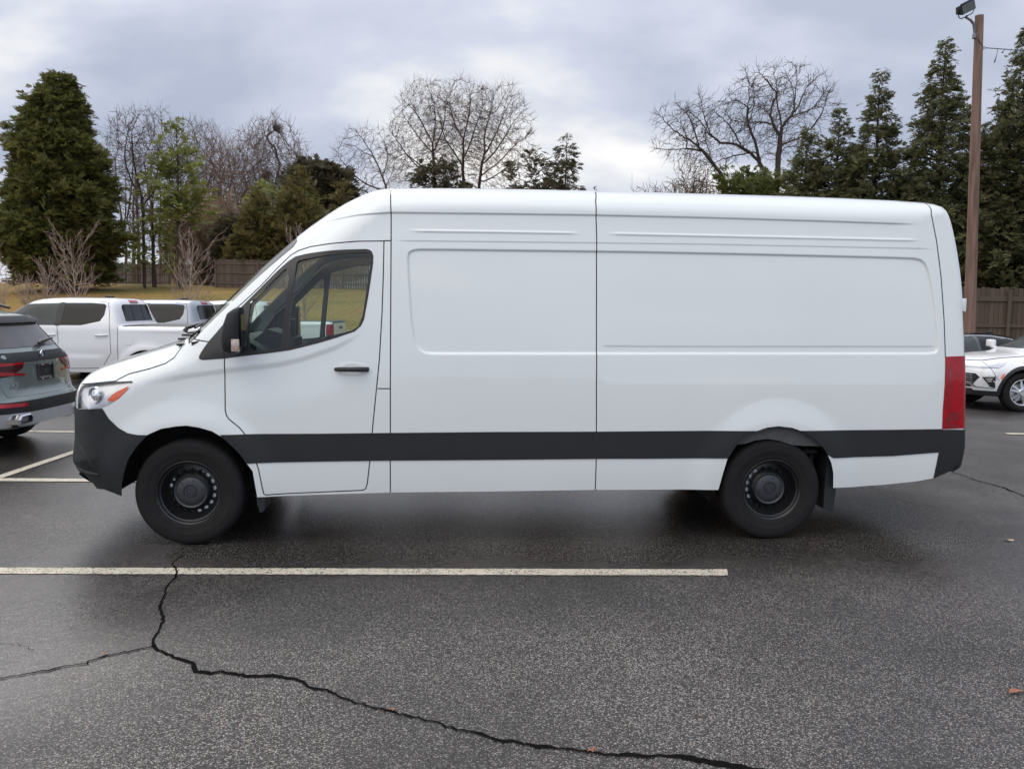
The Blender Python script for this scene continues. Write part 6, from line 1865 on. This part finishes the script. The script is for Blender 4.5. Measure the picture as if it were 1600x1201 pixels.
x, h = hgt(1552, 150, 40)
bare_tree('thin bare tree showing between the cedars behind the lamp pole', x, 40, h, 18, dict(TALL), .14, M['bark_grey'], M['twig_grey'], trunk_len=.9, spread=.55)
# slim trunks far behind, between the evergreen and the pine
for k, (u, sd) in enumerate(((203, 51), (212, 52), (236, 53), (300, 54), (322, 55), (338, 56))):
    x, h = hgt(u, 240 - 10 * (k % 3), 84)
    bare_tree('slim bare trunk far beyond the lawn in the gap beside the huge evergreen' if k < 3 else 'slim bare trunk far beyond the lawn among the tan thicket', x, 84, h, sd, dict(TALL, kids=[12, 4, 3, 3]), .22, M['bark_dark'], M['twig_dark'], trunk_len=.95, spread=.5, group='far slim trunks left of the fence' if k < 3 else 'far slim trunks behind the thicket')
# young street trees on the lawn
SG = 'young bare trees planted on the lawn'
for u, v, Y, hw, sd, lab in ((118, 336, 30, 1.0, 61, 'young bare tree with upswept branches in front of the huge evergreen'), (293, 348, 29, .95, 62, 'young bare tree with reddish tips above the silver-blue pickup'), (474, 330, 30.5, .8, 63, 'young reddish bare tree mostly hidden behind the windscreen of the van'), (57, 398, 33, 1.0, 64, 'smallest young bare tree with two stems near the left edge'), (-6, 372, 31, .8, 65, 'young bare tree half outside the left edge')):
    x, h = hgt(u, v, Y)
    bare_tree(lab, x, Y, h, sd, SAPL, .040, M['twig_pale'], M['twig_red'], name='young_tree', trunk_len=.85, spread=hw, group=SG, stems=2 if u == 57 else 1)
# ---------------------------------------------------------------- fences, pole, small things
M['fence_wood'] = mat('weathered_fence_boards', (.150, .115, .092), .9, var=.4, scale=5, bump=.4, bscale=30, spec=.15, island=.4, stretch=(1, 1, .15))
M['fence_dark'] = mat('dark_fence_boards', (.105, .080, .062), .9, var=.4, scale=5, bump=.4, bscale=30, spec=.15, island=.45, stretch=(1, 1, .15))
M['pole_wood'] = mat('creosoted_pole_wood', (.205, .135, .105), .85, var=.4, scale=4, bump=.5, bscale=25, spec=.2, stretch=(3, 3, .25))
def fence(a, b, h, m, label, seed, rails_front=True, z_off=0.0, bw=.14):
    rg = random.Random(seed)
    a, b = Vector(a), Vector(b)
    root = thing('wooden_fence', label, 'fence', (a.x, a.y, terrain_z(a.x, a.y) + z_off), 0)
    d = b - a; L = d.length; t = d.normalized(); n = Vector((t.y, -t.x))      # n points to the camera side
    g = Geo(); p = Geo(); r = Geo()
    k = int(L / bw)
    z0 = terrain_z(a.x, a.y)
    def zt(s): q = a + t * s; return terrain_z(q.x, q.y) - z0
    for i in range(k):
        s = (i + .5) * bw; c = t * s
        hh = h + rg.uniform(-.03, .03); w = bw * .5 - .006
        m4 = Matrix.Translation((c.x, c.y, zt(s))) @ Matrix.Rotation(math.atan2(t.y, t.x), 4, 'Z')
        g.add([(-w, -.01, -.1), (w, -.01, -.1), (w, .01, -.1), (-w, .01, -.1), (-w, -.01, hh - .03), (w, -.01, hh - .03), (w, .01, hh - .03), (-w, .01, hh - .03), (-w * .5, -.01, hh), (w * .5, -.01, hh), (w * .5, .01, hh), (-w * .5, .01, hh)],
              [(0, 1, 5, 9, 8, 4), (2, 3, 7, 11, 10, 6), (1, 2, 6, 5), (3, 0, 4, 7), (5, 6, 10, 9), (8, 9, 10, 11), (4, 8, 11, 7)], 0, m4)
    ang = math.atan2(t.y, t.x)
    ns = max(1, int(round(L / 2.4)))
    sgn = 1 if rails_front else -1
    for i in range(ns + 1):
        s = L * i / ns; c = t * s + n * .06 * sgn
        p = Geo(); p.box((c.x, c.y, zt(s) + h * .5 - .1), (.10, .09, h + .05), .008); p.build('post', m, root)
        if i < ns:
            s2 = L * (i + 1) / ns; m_ = (s + s2) / 2; c = t * m_ + n * .035 * sgn
            for f in (.14, .52, .86):
                r = Geo()
                m4 = Matrix.Translation((c.x, c.y, (zt(s) + zt(s2)) / 2 + h * f)) @ Matrix.Rotation(ang, 4, 'Z')
                r.box((0, 0, 0), (s2 - s - .11, .045, .10 if f < .8 else .14), .005, 0, m4); r.build('rail', m, root)
    g.build('boards', m, root)
    return root
fence((-16.95, 48.0), (-7.5, 48.6), 1.56, M['fence_wood'], 'weathered brown board fence behind the cypresses left of the van', 1)
fence((-34.5, 66), (-19.6, 66.5), 1.7, M['fence_dark'], 'low far board fence in the gap between the huge evergreen and the thicket', 2)
fence((5.0, 24.3), (24.0, 25.0), 2.30, M['fence_dark'], 'tall dark board fence behind the lamp pole at the right', 3)

# white post-and-rail at the far left
def rail_fence():
    root = thing('rail_fence', 'low white post-and-rail fence far away at the left edge', 'fence', (-52.5, 82, terrain_z(-52, 82)))
    p, r = Geo(), Geo()
    for i in range(7): p = Geo(); p.box((i * 2.0 - 4, 0, .5), (.12, .12, 1.15), .01); p.build('post', M['white_wood'], root)
    for i in range(6):
        for z in (.45, .9): r = Geo(); r.box((i * 2.0 - 3, 0, z), (1.88, .05, .12), .005); r.build('rail', M['white_wood'], root)
M['white_wood'] = mat('painted_white_wood', (.55, .54, .52), .7, var=.15, scale=4)
rail_fence()

# lamp pole
def lamp_pole():
    root = thing('lamp_pole', 'tall reddish-brown wooden pole with one floodlight at its top', 'lamp pole', (11.80, 21.6, 0))
    rg = random.Random(5)
    P, Rr = [], []
    for i in range(15):
        z = -.2 + 9.25 * i / 14
        P.append((-.30 * max(0, z) / 9.0, 0, z)); Rr.append(.152 - .052 * i / 14 + rg.uniform(-.002, .002))
    g = Geo(); g.tube(P, Rr, 18)
    top = Vector(P[-1])
    g.build('pole', M['pole_wood'], root, angle=50)
    g = Geo()
    z = top.z
    g.tube([(top.x - .10, -.02, z - .52), (top.x - .115, -.03, z - .36), (top.x - .16, -.06, z - .22), (top.x - .27, -.10, z - .14), (top.x - .40, -.14, z - .10)], [.03, .032, .034, .03, .026], 10)
    g.box((top.x - .105, -.02, z - .50), (.07, .09, .13), .012)
    br = g.build('lamp_arm', M['galv'], root, angle=50)
    # floodlight tipped down to the lower left, carried in a yoke
    q = Matrix.Translation((top.x - .46, -.18, z + .13)) @ Matrix.Rotation(R(-25), 4, 'Y') @ Matrix.Rotation(R(18), 4, 'X') @ Matrix.Rotation(R(12), 4, 'Z')
    g = Geo()
    hx, hy, hz = .21, .10, .12
    v = [(-hx, -hy, -hz), (hx, -hy, -hz), (hx, hy, -hz * .7), (-hx, hy, -hz * .7), (-hx, -hy, hz), (hx, -hy, hz), (hx * .85, hy, hz * .6), (-hx * .85, hy, hz * .6)]
    g.add(v, [(0, 1, 5, 4), (1, 2, 6, 5), (2, 3, 7, 6), (3, 0, 4, 7), (4, 5, 6, 7), (0, 3, 2, 1)], 0, q)
    g.box((0, -hy - .012, hz + .012), (hx * 2.04, .05, .03), .005, 0, q)
    g.box((hx + .015, 0, 0), (.03, .12, .10), .008, 0, q)
    fl = g.build('floodlight', M['lamp_metal'], root)
    g = Geo(); g.box((0, -hy - .006, -.002), (hx * 1.8, .010, hz * 1.75), .002, 0, q); g.build('lens', M['lamp_pane'], fl)
    g = Geo()
    pts = [q @ Vector(p) for p in ((-hx - .012, 0, 0), (-hx - .02, 0, -.16), (-hx + .04, 0, -.215), (hx - .04, 0, -.215), (hx + .035, 0, -.16), (hx + .03, 0, 0))]
    g.tube(pts, .013, 6); g.tube([q @ Vector((0, 0, -.215)), (top.x - .40, -.14, z - .10)], [.03, .03], 8)
    g.build('yoke', M['lamp_metal'], fl)
    g = Geo()
    c = Vector((top.x + .10, -.02, z - .80))
    g.tube([c, c + Vector((.05, 0, .02))], .012, 6)
    for k in range(14):
        pass
    ring = [c + Vector((.055 + .035 * math.cos(k * .5236), 0, .035 * math.sin(k * .5236) + .02)) for k in range(13)]
    g.tube(ring, .007, 5, caps=False)
    g.tube([(top.x - .08, -.10, z - .55), (top.x - .02, -.12, z - .66), (top.x + .08, -.08, z - .78), c], .010, 6)
    g.build('cable_eye', M['lamp_metal'], root)
    return root, root.location + c
M['galv'] = mat('galvanised_steel', (.19, .20, .21), .5, .5, var=.2, scale=12)
M['lamp_metal'] = mat('dark_lamp_housing', (.030, .032, .036), .5, .2, var=.2, scale=12)
M['lamp_pane'] = mat('lamp_glass_off', (.10, .11, .10), .15, var=.2, scale=6)
pole, eye = lamp_pole()
# wire leaving the pole to the right, with its loose ends
g = Geo()
pts = [eye + Vector((.10, 0, .02)) + Vector((i * .5, i * .12, .0 + .20 * (i * .5) * .35 - .25 * math.sin(math.pi * i / 16) * .5)) for i in range(17)]
g.tube(pts, .011, 5)
for s, l in ((.35, .34), (.75, .14), (.55, .10)):
    p = eye + Vector((.10 + s, s * .24, .02 + s * .05)); g.tube([p, p + Vector((-.02, 0, -l * .5)), p + Vector((-.06, 0, -l))], [.007, .007, .02], 5)
w = g.build('overhead_wire', M['lamp_metal'], None)
tag(w, 'thin dark overhead wire with dangling ends running right from the lamp pole', 'wire')

# fallen leaves and bits on the asphalt
M['leaf_dead'] = mat('dead_leaf', (.32, .13, .07), .8, var=.3, scale=40)
M['leaf_pale'] = mat('pale_dead_leaf', (.42, .33, .22), .8, var=.3, scale=40)
def leaf(x, y, s, a, m, label):
    rg = random.Random(x * 31 + y)
    n = 12; V = [(0, 0, .012)]
    for k in range(n):
        th = 2 * math.pi * k / n
        rr = s * (1 if k % 2 else .72) * (1.35 if k in (0, 1, 11) else 1)
        V.append((rr * math.cos(th), rr * .62 * math.sin(th), .004 + .012 * rg.random()))
    F = [(0, 1 + k, 1 + (k + 1) % n) for k in range(n)]
    o = obj('fallen_leaf', V, F, m, smooth=False, loc=(x, y, .004)); o.rotation_euler = (0, 0, a)
    return tag(o, label, 'leaf', 'fallen leaves on the asphalt')
leaf(2.352, 3.741, .035, .2, M['leaf_dead'], 'red-brown fallen leaf on the asphalt near the right edge of the picture')
leaf(3.849, 6.324, .035, -.2, M['leaf_pale'], 'pale fallen leaf on the asphalt right of the rear bumper of the van')
leaf(.335, 3.175, .020, .5, M['leaf_dead'], 'orange leaf scrap lodged in the middle of the long crack')
leaf(-2.02, 4.03, .016, 1.1, M['leaf_dead'], 'tiny reddish leaf scrap on the left branch of the crack')
leaf(-.50, 3.49, .014, .1, M['leaf_dead'], 'tiny orange scrap in the long crack where it bends under the cab')
